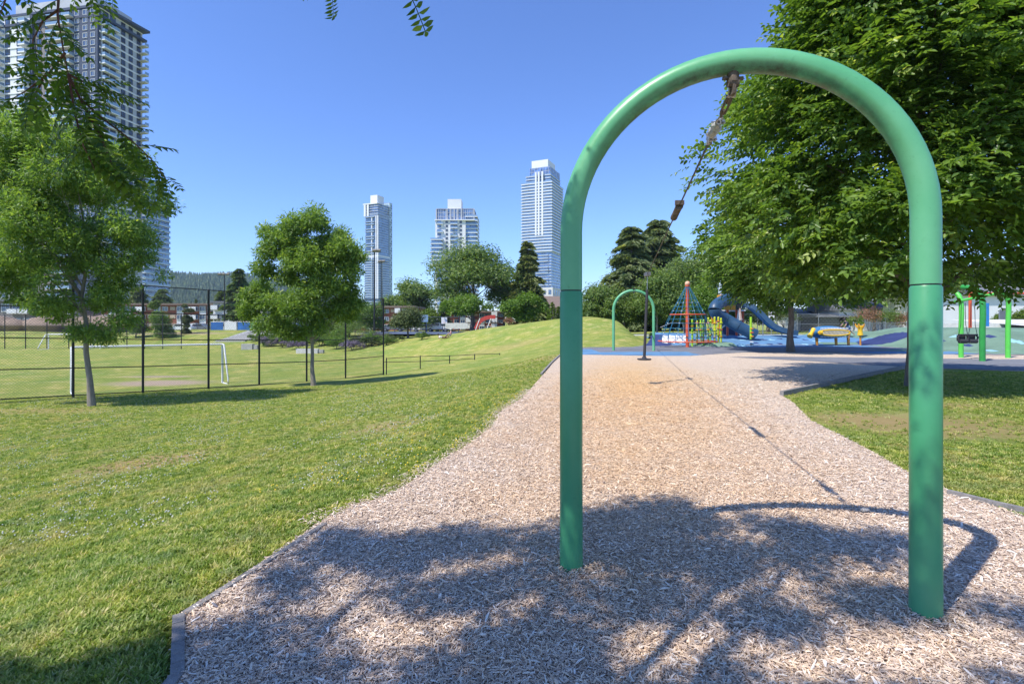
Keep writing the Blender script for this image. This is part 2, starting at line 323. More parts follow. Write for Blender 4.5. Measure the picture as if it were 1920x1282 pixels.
# wood chip bed --------------------------------------------------------------
CHIPS = LEFT_EDGE[1:] + [(2.6, 24.5), (5.9, 23.6), (8.2, 23.5), (10.2, 25.0), (11.6, 25.9), (13.8, 26.2), (23.3, 23.9), (45, 23), (45, 16.2), (16, 16.3), (13.6, 17.5), (5.77, 10.97), (5.5, 10), (4.77, 8.17), (4.5, 6.74), (4.18, 5.43), (4.08, 4.61), (4.3, 3.6), (5.0, 1.5), (6, -4), (-1, -4)]
def chip_material(name, fine=False):
    m, t, b, o = nodes(name)
    tc = t.nodes.new('ShaderNodeTexCoord'); v = tc.outputs['Object']
    n1 = noise(t, 38 if not fine else 45, 5, .8, vec=v); vo = t.nodes.new('ShaderNodeTexVoronoi'); vo.inputs['Scale'].default_value = 42; vo.inputs['Randomness'].default_value = 1
    mp = t.nodes.new('ShaderNodeMapping'); mp.inputs['Scale'].default_value = (1, .45, 1); n0 = noise(t, 6, 2, vec=v); vm = t.nodes.new('ShaderNodeVectorMath'); vm.operation = 'ADD'
    t.links.new(v, vm.inputs[0]); t.links.new(n0.outputs['Color'], vm.inputs[1]); t.links.new(vm.outputs[0], mp.inputs[0]); t.links.new(mp.outputs[0], vo.inputs['Vector'])
    g = ramp(t, vo.outputs['Color'], [(0, (.36, .26, .18)), (.35, (.60, .47, .35)), (.65, (.76, .61, .47)), (1, (.88, .77, .64))])
    warm = mix(t, 1.0, g.outputs[0], (1.06, .87, .58), 'MULTIPLY')
    # newer, orange chips in the worn middle of the run
    sub = t.nodes.new('ShaderNodeVectorMath'); sub.operation = 'SUBTRACT'; t.links.new(v, sub.inputs[0]); sub.inputs[1].default_value = (3.1, 13.5, 0)
    rt = t.nodes.new('ShaderNodeVectorRotate'); rt.rotation_type = 'Z_AXIS'; rt.inputs['Angle'].default_value = math.radians(12); t.links.new(sub.outputs[0], rt.inputs[0])
    mu = t.nodes.new('ShaderNodeVectorMath'); mu.operation = 'MULTIPLY'; t.links.new(rt.outputs[0], mu.inputs[0]); mu.inputs[1].default_value = (1/2.6, 1/13.5, 0)
    le = t.nodes.new('ShaderNodeVectorMath'); le.operation = 'LENGTH'; t.links.new(mu.outputs[0], le.inputs[0])
    n2 = noise(t, 1.2, 5, .7, vec=v); ad = t.nodes.new('ShaderNodeMath'); ad.operation = 'MULTIPLY_ADD'; ad.inputs[1].default_value = .9; t.links.new(n2.outputs[0], ad.inputs[0]); t.links.new(le.outputs['Value'], ad.inputs[2])
    wr = ramp(t, ad.outputs[0], [(.75, (.95,)*3), (1.0, (.0,)*3)]); mr = t.nodes.new('ShaderNodeMapRange'); mr.inputs[1].default_value = .6; mr.inputs[2].default_value = 1.5; mr.inputs[3].default_value = .95; mr.inputs[4].default_value = 0
    t.links.new(ad.outputs[0], mr.inputs[0])
    if fine:
        oi = t.nodes.new('ShaderNodeObjectInfo'); g2 = ramp(t, oi.outputs['Random'], [(0, (.26, .18, .13)), (.22, (.52, .40, .31)), (.5, (.69, .54, .42)), (.7, (.78, .60, .43)), (.9, (.85, .74, .62)), (1, (.88, .81, .73))])
        ge = t.nodes.new('ShaderNodeNewGeometry')
        for s in (sub,): t.links.new(ge.outputs['Position'], s.inputs[0])
        t.links.new(ge.outputs['Position'], n2.inputs['Vector'])
        warm = mix(t, 1.0, g2.outputs[0], (1.06, .87, .58), 'MULTIPLY'); c = mix(t, mr.outputs[0], g2.outputs[0], warm)
        n5 = noise(t, 60, 3, .6); c = mix(t, 1.0, c, ramp(t, n5.outputs[0], [(.3, (.8, .8, .8)), (.7, (1.1, 1.1, 1.1))]).outputs[0], 'MULTIPLY')
    else: c = mix(t, mr.outputs[0], g.outputs[0], warm)
    t.links.new(c, b.inputs['Base Color']); b.inputs['Roughness'].default_value = .85; b.inputs['Specular IOR Level'].default_value = .25
    if not fine: bump(t, b, vo.outputs['Distance'], .8, .02)
    return m
CHIPM = chip_material('wood_chip_bed'); CHIPF = chip_material('wood_chip', True)
def sheet(name, poly, z, mat, label, sub=1.2):
    import mathutils.geometry as mg
    pts = []
    for i in range(len(poly)):
        a = Vector(poly[i]); b_ = Vector(poly[(i+1) % len(poly)]); k = max(1, int((b_-a).length/sub))
        for j in range(k): pts.append(a.lerp(b_, j/k)+Vector((random.uniform(-.04, .04), random.uniform(-.04, .04)))*(1 if j else 0))
    tris = mg.tessellate_polygon([[Vector((p.x, p.y, 0)) for p in pts]])
    mb = MB(); mb.add([(p.x, p.y, z) for p in pts], [tuple(tr) for tr in tris])
    o = mb.build(name, mat); me = o.data
    me.update(); 
    if me.polygons and sum(p.normal.z for p in me.polygons) < 0: me.flip_normals()
    return tag(o, label, kind='structure')
sheet('wood_chip_bed', CHIPS, .012, CHIPM, 'bed of pale wood chips under the zip line')

# rubber surfacing -------------------------------------------------------------
def rub_mat(name, c, c2):
    m, t, b, o = nodes(name); n = noise(t, 55, 4, .8); n2 = noise(t, .8, 4)
    r = ramp(t, n.outputs[0], [(.35, c), (.65, c2)]); cc = mix(t, 1.0, r.outputs[0], ramp(t, n2.outputs[0], [(.3, (.8,)*3), (.7, (1.2,)*3)]).outputs[0], 'MULTIPLY')
    t.links.new(cc, b.inputs['Base Color']); b.inputs['Roughness'].default_value = .9; b.inputs['Specular IOR Level'].default_value = .2; bump(t, b, n.outputs[0], .5, .01); return m
RG = rub_mat('rubber_grey', (.10, .11, .13), (.25, .25, .27)); RB = rub_mat('rubber_blue', (.07, .17, .32), (.15, .29, .44)); RGR = rub_mat('rubber_green', (.09, .17, .13), (.21, .31, .22)); RN = rub_mat('rubber_navy', (.02, .035, .11), (.05, .065, .17)); RLB = rub_mat('rubber_pale_blue', (.20, .42, .55), (.34, .56, .66))
RUBBER = [(2.6, 24.5), (5.9, 23.6), (8.2, 23.5), (10.2, 25.0), (11.6, 25.9), (13.8, 26.2), (23.3, 23.9), (48, 23), (48, 40), (34, 50), (22, 52), (13.5, 52), (12.3, 46), (10.6, 38), (8.4, 33), (7.3, 31.4), (3.2, 30.9), (2.75, 28)]
def bumpf(x, y, cx, cy, rx, ry, h, p=2): 
    q = np.clip(1-((x-cx)/rx)**2-((y-cy)/ry)**2, 0, 1); return h*sstep(0, .8, q)
def ridge(x, y):
    # the long blue bank with grips, and the mounds
    z = bumpf(x, y, 11.8, 40, 4.2, 7.5, .62)
    z = np.maximum(z, .52*np.clip((y-34)/3.5, 0, 1)*(1-sstep(39, 42, y))*sstep(12.5, 14.5, x)*(1-sstep(24, 27, x)))
    z = np.maximum(z, bumpf(x, y, 27.5, 40.5, 5.0, 6, .75))
    z = np.maximum(z, 1.15*sstep(23.6, 29, y)*(1-sstep(36, 44, y))*sstep(21.5+(y-24)*.15, 26.5+(y-24)*.1, x)*(1-sstep(40, 46, x)))
    z = np.maximum(z, bumpf(x, y, 13.4, 33.2, 2.0, 1.6, .22))
    return z
dx, dy = .13, .25
gx = np.arange(2.4, 48, dx); gy = np.arange(23.2, 52.5, dy); X, Y = np.meshgrid(gx, gy); Z = .018+ridge(X.ravel(), Y.ravel()).reshape(X.shape)
F = grid_faces(len(gx), len(gy)); cx = X.ravel()[F].mean(1); cy = Y.ravel()[F].mean(1); cz = ridge(cx, cy)
wob = .5*np.sin(cx*1.3+cy*.7)+.35*np.sin(cx*.6-cy*1.1)
mi = np.zeros(len(F), int)                                     # 0 grey 1 blue 2 green 3 navy 4 pale blue
mi[(cx < 9.2+wob) & (cy < 26.4+.35*wob)] = 1
mi[(cx < 4.5) & (cy > 26) & (cy < 29)] = 1
mi[cz > .03] = 1; mi[(cx > 7.0) & (cx < 20) & (cy > 36)] = 1
mi[(cz > .01) & (cx > 11.5) & (cx < 15.5) & (cy < 34.3)] = 2
mi[(cx > 23.3) & (cy > 37) & (cz > .1)] = 2
mi[(cx > 20.5+wob) & (cy < 35)&(cz > .02)] = 2; mi[(cx > 25)&(cy > 23)] = 2
mi[(cx > 17+wob*2) & (cx < 22.5) & (cy > 24.6+.3*wob) & (cy < 26.6)] = 1; mi[(cx > 19.5+wob) & (cx < 24) & (cy > 26.6+.4*wob) & (cy < 28.5)] = 2
mi[(cx > 14) & (cx < 23) & (cy > 31.5+.8*wob) & (cy < 34)] = 1
mi[((cx-9.3)/1.7)**2+((cy-35.4)/2.6)**2 < 1] = 3
mi[((cx-24.6)/1.4)**2+((cy-34)/1.6)**2 < 1] = 3
mi[((cx-21.2)/1.6)**2+((cy-43)/2.5)**2 < 1] = 3
for (px, py, c, ym) in [(1316,643,3,0),(1355,634,4,0),(1393,637,4,0),(1432,637,3,0),(1447,637,4,0),(1462,635,3,0),(1509,637,3,0),(1380,642,3,0),(1395,648,4,0),(1443,645,3,0),(1462,644,3,0),(1434,647,4,0),(1418,643,3,0),(1530,640,4,0),(1508,645,4,0),(1790,630,4,1),(1812,647,3,1),(1855,630,3,1),(1858,657,4,1),(1905,640,4,1),(1760,640,3,1)]:
    ys_ = np.linspace(23.5, 44, 1200); xs_ = (px-960)/960*ys_; h = 1.6-(py-602)/960*ys_; k = np.argmax(h <= .018+ridge(xs_, ys_))
    qx, qy = xs_[k], ys_[k]; rx = .20 if not ym else .22; ry = .24 if not ym else .30
    mi[((cx-qx)/rx)**2+((cy-qy)/ry)**2 < 1] = c
keep = inside(cx, cy, RUBBER); F = F[keep]; mi = mi[keep]
rub = npmesh('rubber_surfacing', np.stack([X.ravel(), Y.ravel(), Z.ravel()], 1), F, RG, smooth=True)
for m_ in (RB, RGR, RN, RLB): rub.data.materials.append(m_)
rub.data.polygons.foreach_set('material_index', mi.astype(np.int32))
tag(rub, 'blue, grey and green rubber play surfacing with mounds', kind='structure')
PATH = [(9.6, 22.6), (11.5, 22.9), (14.5, 22.4), (20, 21.3), (45, 20.6), (45, 16.35), (16, 16.45), (13.9, 17.6), (13.0, 18.6), (11.9, 20.2), (10.6, 21.6)]
sheet('rubber_path', PATH, .020, RG, 'dark grey rubber path crossing the wood chips')

# street and far ground
sheet('street', [(-160, 96), (20, 92), (20, 99), (-160, 104)], -.36, M('asphalt', (.06, .06, .065), .9, bmp=.4), 'grey asphalt street beyond the field')
sheet('court', [(-24, 76), (-3, 73), (-1, 88), (-24, 90)], -.28, M('court_asphalt', (.09, .12, .18), .9), 'blue grey basketball court')
# ---------------------------------------------------------------- scattered chips and grass (instances on points)
def scatter(name, pts, rots, scl, protos, mat_label, label):
    me = bpy.data.meshes.new(name); n = len(pts)
    me.vertices.add(n); me.vertices.foreach_set('co', pts.astype(np.float32).ravel())
    a = me.attributes.new('rot', 'FLOAT_VECTOR', 'POINT'); a.data.foreach_set('vector', rots.astype(np.float32).ravel())
    a = me.attributes.new('scl', 'FLOAT_VECTOR', 'POINT'); a.data.foreach_set('vector', scl.astype(np.float32).ravel())
    o = link(name, me); c = bpy.data.collections.new(name+'_pieces')
    for p in protos: c.objects.link(p)
    ng = bpy.data.node_groups.new(name+'_nodes', 'GeometryNodeTree')
    ng.interface.new_socket('Geometry', in_out='INPUT', socket_type='NodeSocketGeometry'); ng.interface.new_socket('Geometry', in_out='OUTPUT', socket_type='NodeSocketGeometry')
    N = ng.nodes.new; L = ng.links.new
    gi = N('NodeGroupInput'); go = N('NodeGroupOutput'); ip = N('GeometryNodeInstanceOnPoints'); ci = N('GeometryNodeCollectionInfo')
    ci.inputs['Collection'].default_value = c; ci.inputs['Separate Children'].default_value = True; ci.inputs['Reset Children'].default_value = True
    ar = N('GeometryNodeInputNamedAttribute'); ar.data_type = 'FLOAT_VECTOR'; ar.inputs['Name'].default_value = 'rot'
    asn = N('GeometryNodeInputNamedAttribute'); asn.data_type = 'FLOAT_VECTOR'; asn.inputs['Name'].default_value = 'scl'
    er = N('FunctionNodeEulerToRotation'); L(ar.outputs['Attribute'], er.inputs[0])
    L(gi.outputs[0], ip.inputs['Points']); L(ci.outputs[0], ip.inputs['Instance']); ip.inputs['Pick Instance'].default_value = True
    L(er.outputs[0], ip.inputs['Rotation']); L(asn.outputs['Attribute'], ip.inputs['Scale'])
    rv = N('FunctionNodeRandomValue'); rv.data_type = 'INT'
    for s in rv.inputs:
        if s.type == 'INT' and s.name == 'Max': s.default_value = len(protos)-1
    L([s for s in rv.outputs if s.type == 'INT'][0], ip.inputs['Instance Index'])
    L(ip.outputs[0], go.inputs[0])
    md = o.modifiers.new('scatter', 'NODES'); md.node_group = ng
    return tag(o, label, kind='stuff')
def free(mb, name, mat, smooth=False):
    o = mb.build(name, mat, smooth=smooth); COL.objects.unlink(o); return o
protos = []
for i in range(6):
    mb = MB(); L = random.uniform(.8, 1.5); wd = random.uniform(.13, .27); th = random.uniform(.04, .10); b_ = random.uniform(-.1, .1)
    vs = [(-.5*L, -wd*.25, 0), (-.5*L, wd*.3, 0), (0, wd*.5, b_), (0, -wd*.5, b_), (.5*L, wd*.12, -b_*.5), (.5*L, -wd*.35, -b_*.5)]
    top = [(x*.97, y*.85, z+th) for x, y, z in vs]
    mb.add(vs+top, [(0,1,2,3),(3,2,4,5),(9,8,7,6),(11,10,8,9),(6,7,1,0),(5,4,10,11),(0,3,9,6),(3,5,11,9),(2,1,7,8),(4,2,8,10)])
    protos.append(free(mb, 'chip', CHIPF))
def in_view(x, y, margin=.35):
    return (np.abs(x) < y*1.0+margin) & (y > 2.05)
n = 520000
yy = 2.05+ (17-2.05)*R.random(n)**1.75; xx = (R.random(n)*2-1)*(yy+.4)
k = inside(xx, yy, CHIPS) & (xx > -3) & (R.random(n) < 1-sstep(8.5, 17, yy)*.97)
xx, yy = xx[k], yy[k]
# a few chips kicked onto the lawn
de = seg_dist(xx, yy, LEFT_EDGE[1:], False)
sz = .0145+.0155*R.random(len(xx))**1.6+ .0016*yy; heap = R.random(len(xx))
sz = np.where(R.random(len(xx)) < .05, sz*1.8, sz); sz = np.where(R.random(len(xx)) < .3, sz*.62, sz)
dl = np.minimum(np.hypot(xx-.387, yy-3.35), np.hypot(xx-2.27, yy-2.81)); zz = .012+heap*.016+.012*np.clip(1-(dl-.05)/.18, 0, 1)
pts = np.stack([xx, yy, zz], 1)
rots = np.stack([R.normal(0, .26, len(xx)), R.normal(0, .26, len(xx)), R.random(len(xx))*6.283], 1)
scl = np.stack([sz, sz*(.9+.5*R.random(len(xx))), sz*1.2], 1)
nx = 1500; t_ = R.random(nx); yl = 2.9+t_*9; xl = np.interp(yl, [p[1] for p in LEFT_EDGE], [p[0] for p in LEFT_EDGE])-np.abs(R.normal(0, .10, nx))
ok = yl > 4.0; xl, yl = xl[ok], yl[ok]
pts = np.r_[pts, np.stack([xl, yl, tz(xl, yl)+.02], 1)]; rots = np.r_[rots, np.stack([R.normal(0, .3, len(xl)), R.normal(0, .3, len(xl)), R.random(len(xl))*6.283], 1)]; scl = np.r_[scl, np.full((len(xl), 3), .034)]
print('chips', len(pts))
scatter('wood_chips', pts, rots, scl, protos, None, 'loose pale wood chips heaped over the zip line bed')

# grass ---------------------------------------------------------------------------
def grass_mat():
    m, t, b, o = nodes('grass_blade')
    oi = t.nodes.new('ShaderNodeObjectInfo'); ge = t.nodes.new('ShaderNodeNewGeometry')
    r = ramp(t, oi.outputs['Random'], [(0, (.13, .20, .03)), (.35, (.26, .34, .055)), (.7, (.42, .46, .12)), (1, (.62, .55, .30))])
    n = noise(t, 1.1, 6, .7, vec=ge.outputs['Position']); dry = ramp(t, n.outputs[0], [(.50, (0, 0, 0)), (.68, (.9, .9, .9))])
    c = mix(t, dry.outputs[0], r.outputs[0], (.44, .40, .18))
    n = noise(t, 3.5, 4, .6, vec=ge.outputs['Position']); c = mix(t, 1.0, c, ramp(t, n.outputs[0], [(.32, (.56, .74, .70)), (.68, (1.32, 1.18, 1.0))]).outputs[0], 'MULTIPLY')
    t.links.new(c, b.inputs['Base Color']); b.inputs['Roughness'].default_value = .55; b.inputs['Specular IOR Level'].default_value = .3
    tr = t.nodes.new('ShaderNodeBsdfTranslucent'); t.links.new(mix(t, 1.0, c, (1.3, 1.4, .6), 'MULTIPLY'), tr.inputs[0])
    ms = t.nodes.new('ShaderNodeMixShader'); ms.inputs[0].default_value = .35
    t.links.new(b.outputs[0], ms.inputs[1]); t.links.new(tr.outputs[0], ms.inputs[2]); t.links.new(ms.outputs[0], o.inputs[0]); return m
GB = grass_mat(); protos = []
for i in range(5):
    mb = MB()
    for j in range(9):
        a = random.uniform(0, 6.28); r_ = random.uniform(0, .55); x, y = r_*math.cos(a), r_*math.sin(a)
        h = random.uniform(.5, 1.1); ln = random.uniform(.1, .75); a2 = random.uniform(0, 6.28); wv = random.uniform(.05, .09)
        u = Vector((math.cos(a2), math.sin(a2), 0)); s_ = Vector((-u.y, u.x, 0))*wv; p = Vector((x, y, -.1))
        m1 = p+u*ln*.35*h+Vector((0, 0, h*.62)); tp = p+u*ln*h+Vector((0, 0, h))
        mb.add([p-s_, p+s_, m1+s_*.8, m1-s_*.8, tp], [(0,1,2,3),(3,2,4)])
    protos.append(free(mb, 'grass_tuft', GB))
n = 150000
yy = 2.0+(24-2.0)*R.random(n)**1.75; xx = (R.random(n)*2-1)*(yy+.4)
DRYP = [(d[0], d[1], d[2], d[3]) for d in DRY if d[5] >= .6]
k = ~inside(xx, yy, CHIPS) & ~inside(xx, yy, RUBBER) & ~inside(xx, yy, PATH) & ~((xx > 8) & (yy > 16.2))
for (x, y, rx, ry) in DRYP: k &= (((xx-x)/rx)**2+((yy-y)/ry)**2 > 1.0) | (R.random(n) < .38)
k &= seg_dist(xx, yy, [(-1.45, 1.5), (-1.5, 2.26), (-1.8, 2.73), (-1.62, 3.4)], False) > .035
xx, yy = xx[k], yy[k]; s = .030+.022*R.random(len(xx))+.0016*yy
pts = np.stack([xx, yy, tz(xx, yy)], 1); rots = np.stack([R.normal(0, .15, len(xx)), R.normal(0, .15, len(xx)), R.random(len(xx))*6.283], 1)
scl = np.stack([s*1.2, s*1.2, s*.62], 1); print('grass', len(pts))
scatter('grass', pts, rots, scl, protos, None, 'short green grass blades of the lawn')
# clover flowers and small yellow weeds
fm = M('clover_white', (.66, .66, .60), .8); ym = M('weed_yellow', (.75, .55, .03), .7); protos = []
mb = MB(); mb.ball((0, 0, .8), .35, 6); protos.append(free(mb, 'clover_flower', fm)); 
n = 9000; yy = 2.5+20*R.random(n)**1.3; xx = -(R.random(n))*(yy+.3); nz = np.sin(xx*1.7+yy*.6)+np.sin(yy*2.1-xx)+.7*np.sin(xx*4+3)
k = ~inside(xx, yy, CHIPS) & (xx < -1.2) & (nz > .1) & (yy > 4.6); xx, yy = xx[k], yy[k]
scatter('clover_flowers', np.stack([xx, yy, tz(xx, yy)+.012], 1), R.random((len(xx), 3)), np.full((len(xx), 3), .018)*(.6+.6*R.random((len(xx), 1)))*(1+.02*yy[:, None]), protos, None, 'white clover flowers dotted over the left lawn')
mb = MB(); mb.ball((0, 0, .8), .4, 6); protos = [free(mb, 'weed_flower', ym)]
n = 260; yy = 5+7*R.random(n); xl = np.interp(yy, [p[1] for p in LEFT_EDGE], [p[0] for p in LEFT_EDGE]); xx = xl-.1-R.random(n)**1.5*1.6
scatter('weed_flowers', np.stack([xx, yy, tz(xx, yy)+.02], 1), R.random((n, 3)), np.full((n, 3), .022), protos, None, 'tiny yellow weed flowers along the chip bed edge')

# ---------------------------------------------------------------- timber edging
def edging(pts, label, h=.035, w_=.055):
    t = thing('timber_edging', label, 'edging', (pts[0][0], pts[0][1], 0), group='timber edgings around the chips'); o0 = Vector((pts[0][0], pts[0][1], 0))
    for (x0, y0), (x1, y1) in zip(pts[:-1], pts[1:]):
        a = Vector((x0, y0, 0)); b_ = Vector((x1, y1, 0)); d = b_-a; mb = MB()
        k = 6; 
        for j in range(k):
            p = a.lerp(b_, (j+.5)/k)-o0
            mb.box((p.x, p.y, h/2-.05+random.uniform(-.002, .002)), (d.length/k+.001*(j % 2), w_-.001*(j % 2), h+.1), rz=math.atan2(d.y, d.x))
        mb.build('board', TIMBER, t)
edging([(-1.41, 1.2), (-1.49, 2.28), (-1.785, 2.74)], 'short grey timber board at the near corner of the chip bed')
edging([(-1.77, 2.77), (-1.59, 3.45), (-1.46, 4.0)], 'long grey timber edging running back from the near left corner', .03, .04)
edging([(.87, 15.2), (1.53, 19.6), (2.32, 24.3)], 'far timber edging between the mound grass and chips', .06, .06)
edging([(5.75, 10.92), (8.2, 13.0), (10.8, 15.2), (13.5, 17.5)], 'dark timber edging in the shade of the big tree', .11, .08)
edging([(4.02, 4.72), (4.16, 4.42), (4.36, 4.1), (4.6, 3.75)], 'curved timber edging at the right of the near arch', .05, .05)

# ---------------------------------------------------------------- zip line arches
AL, AR = Vector((.383, 3.31, 0)), Vector((2.242, 2.775, 0))
def arch(name, A, B, H, label, r=.07, sleeve=None, detail=True):
    c = (A+B)/2; t = thing(name, label, 'arch', c, group='green zip line arches'); u = (B-A)/2; hw = u.length; ud = u/hw
    hs = H-r-hw                                           # springing height
    pts = [-u+Vector((0, 0, (sleeve or 0)))]
    pts += [-u+Vector((0, 0, z)) for z in np.linspace((sleeve or 0)+.05, hs, 6)[0:]]
    pts += [ud*(-hw*math.cos(q))+Vector((0, 0, hs+hw*math.sin(q))) for q in np.linspace(0, math.pi, 42)[1:-1]]
    pts += [u+Vector((0, 0, z)) for z in np.linspace(hs, (sleeve or 0)+.05, 6)] + [u+Vector((0, 0, sleeve or 0))]
    mb = MB(); mb.tube(pts, r, 28); mb.build('bent_tube', GREENP, t, True)
    if sleeve:
        for s_ in (-1, 1):
            p = u*s_; mb = MB(); mb.tube([p+Vector((0, 0, z)) for z in (-.12, .2, .8, sleeve-.02, sleeve-.006)], [r+.004, r+.004, r+.003, r+.003, r-.004], 28); mb.build('lower_post', SLEEVE_SHADED, t, True)
            mb = MB(); mb.tube([p+Vector((0, 0, sleeve-.008)), p+Vector((0, 0, sleeve+.004))], r-.003, 28); mb.build('joint', BLACKM, t)
    return t, c, hs+hw
near_arch, ca, topz = arch('zip_line_arch', AL, AR, 3.205, 'large green painted steel arch on two posts in the foreground wood chips', sleeve=1.80)
_ub = Vector((1, -.12, 0)).normalized()*1.06; cB = Vector((6.55, 27.6, 0))
far_arch, cb, topb = arch('zip_line_arch', cB-_ub, cB+_ub, 3.32, 'small distant green arch standing on blue rubber surfacing', r=.075)
mb = MB(); mb.tube([(0, 0, topb+.05), (0, 0, topb-.16)], .03, 8); mb.box((0, 0, topb+.06), (.12, .16, .05)); mb.build('cable_bracket', BLACKM, far_arch)
# bracket under the near arch
mb = MB(); mb.tube([(0, 0, topz-.05), (0, 0, topz-.12)], .035, 12); mb.tube([(-.03, 0, topz-.12), (.03, 0, topz-.12)], .028, 10); mb.tube([(-.06, 0, topz-.095), (.06, 0, topz-.095)], .012, 8)
mb.box((0, 0, topz-.155), (.018, .05, .07)); mb.build('cable_bracket', RUST, near_arch, True)
# the cable -------------------------------------------------------------------
A0 = Vector((ca.x, ca.y, topz-.17)); B0 = Vector((cB.x, cB.y, topb-.12))
def cab(t): 
    p = A0.lerp(B0, t); sag = .24*min(1, t/.4)*(1 if t < .4 else (1-t)/.6*1.0)
    p.z -= sag; return p
zc = thing('zip_line_cable', 'steel zip line cable with clamps and spring running from the near arch', 'cable', A0)
def rel(p): return p-A0
mb = MB(); mb.tube([rel(cab(t)) for t in (.018, .03, .06, .10, .13, .2, .3, .4, .5, .7, .85, 1)], .009, 6); mb.build('wire', M('cable_steel', (.06, .055, .05), .5, .6), zc, True)
d = (cab(.03)-cab(0)).normalized()
# shackle, turnbuckle, loop with clamps, spring
mb = MB(); p = rel(A0)
for s_ in (-1, 1): mb.tube([p+Vector((.018*s_, 0, .02)), p+Vector((.020*s_, 0, -.01))+d*.03, p+Vector((.012*s_, 0, 0))+d*.075], .007, 8)
mb.tube([p+Vector((-.03, 0, 0))+d*.07, p+Vector((.03, 0, 0))+d*.07], .008, 8); mb.build('shackle', STEEL, zc, True)
mb = MB(); 
for s_ in (-1, 1): mb.tube([p+Vector((.013*s_, 0, 0))+d*.09, p+Vector((.016*s_, 0, 0))+d*.14, p+Vector((.016*s_, 0, 0))+d*.28, p+Vector((.010*s_, 0, 0))+d*.33], .008, 8)
mb.tube([p+d*.07, p+d*.16], .010, 8); mb.tube([p+d*.27, p+d*.37], .010, 8); mb.build('turnbuckle', RUST, zc, True)
q0 = .37
mb = MB()
for s_ in (-1, 1): mb.tube([p+d*(q0-.02), p+d*(q0+.05)+Vector((.02*s_, 0, .008*s_)), p+d*(q0+.12)+Vector((.012*s_, 0, .01*s_)), p+d*(q0+.42)+Vector((.008*s_, 0, .004*s_))], .006, 6)
mb.build('cable_loop', STEEL, zc, True)
for k_, (dd, a_) in enumerate(((.10, .4), (.16, 2.0), (.24, .9), (.33, 2.6), (.40, .2), (.46, 1.5))):
    mb = MB(); c = p+d*(q0+dd); v1 = Vector((math.cos(a_), 0, math.sin(a_))); v2 = d.cross(v1).normalized()
    mb.tube([c-d*.015, c+d*.015], .021, 8)
    for s_ in (-1, 1): mb.tube([c+v2*.016*s_-v1*.025, c+v2*.016*s_+v1*.045], .0055, 6); mb.tube([c+v2*.016*s_+v1*.024, c+v2*.016*s_+v1*.036], .0105, 6)
    mb.box(c+v1*.02, (.045, .03, .014)); mb.build('wire_clamp', STEEL, zc)
# rag-like tape round the clamps
mb = MB(); rr = [.012, .030, .038, .030, .036, .026, .014]; mb.tube([p+d*(q0+.12+.035*i)+Vector((random.uniform(-.008, .008), 0, random.uniform(-.008, .008))) for i in range(7)], rr, 9); mb.build('wrap', M('grey_wrap', (.45, .44, .42), .9, var=.4, vs=30, bmp=.8, bs=80), zc)
# spring buffer
s0 = .115; mb = MB(); a = rel(cab(s0)); b_ = rel(cab(s0+.022)); pts = []
dd = (b_-a); L_ = dd.length; dd.normalize(); e1 = dd.cross(Vector((0, 0, 1))).normalized(); e2 = e1.cross(dd)
for i in range(16*10): q = i/10*2*math.pi; pts.append(a+dd*(L_*i/160)+(e1*math.cos(q)+e2*math.sin(q))*.033)
mb.tube(pts, .009, 5); mb.build('spring', RUST, zc, True)
mb = MB(); mb.tube([a-dd*.03, a+dd*.012], .045, 12); mb.tube([b_-dd*.012, b_+dd*.05], .043, 12); mb.tube([a, b_], .022, 8)
mb.box(a-dd*.05+e2*.03, (.10, .03, .05)); mb.build('spring_cap', RUST, zc, True)
# second spring near far arch
mb = MB(); mb.tube([rel(cab(.93)), rel(cab(.96))], .035, 8); mb.build('spring', DARKRUB, zc)
# the seat on its pole
T = cab(.405); seat = thing('disc_swing', 'black disc seat hanging from the zip line on a long rod', 'swing seat', T)
mb = MB(); mb.box((0, 0, .0), (.10, .30, .09)); mb.tube([(0, -.12, .03), (0, .12, .03)], .03, 8); mb.build('trolley', M('trolley_grey', (.12, .12, .13), .5), seat)
bo = Vector((-.11, -.12, .66-T.z)); mb = MB(); mb.tube([(0, 0, -.02), (-.005, 0, -.45)], .010, 6); mb.build('hanger_chain', STEEL, seat)
mb = MB(); mb.tube([(-.005, 0, -.40), bo], .036, 10); mb.build('rod', DARKRUB, seat, True)
mb = MB(); mb.lathe([(.04, -.03), (.16, -.035), (.175, -.02), (.17, .0), (.06, .012), (.045, .05)], bo, 20); mb.build('disc_seat', DARKRUB, seat, True)
# small thing lying in the chips
q = ground_at(1620, 968); st = MB(); st.ball((0, 0, 0), .03, 8, (1.1, .8, .7)); st.ball((.03, .01, .0), .022, 7, (1, 1, .8)); o = st.build('stone', M('speckled_stone', (.30, .29, .28), .8, var=.7, vs=60), smooth=True); o.location = (q.x, q.y, .045); tag(o, 'small grey and white stone lying on the wood chips by the arch shadow', 'stone')

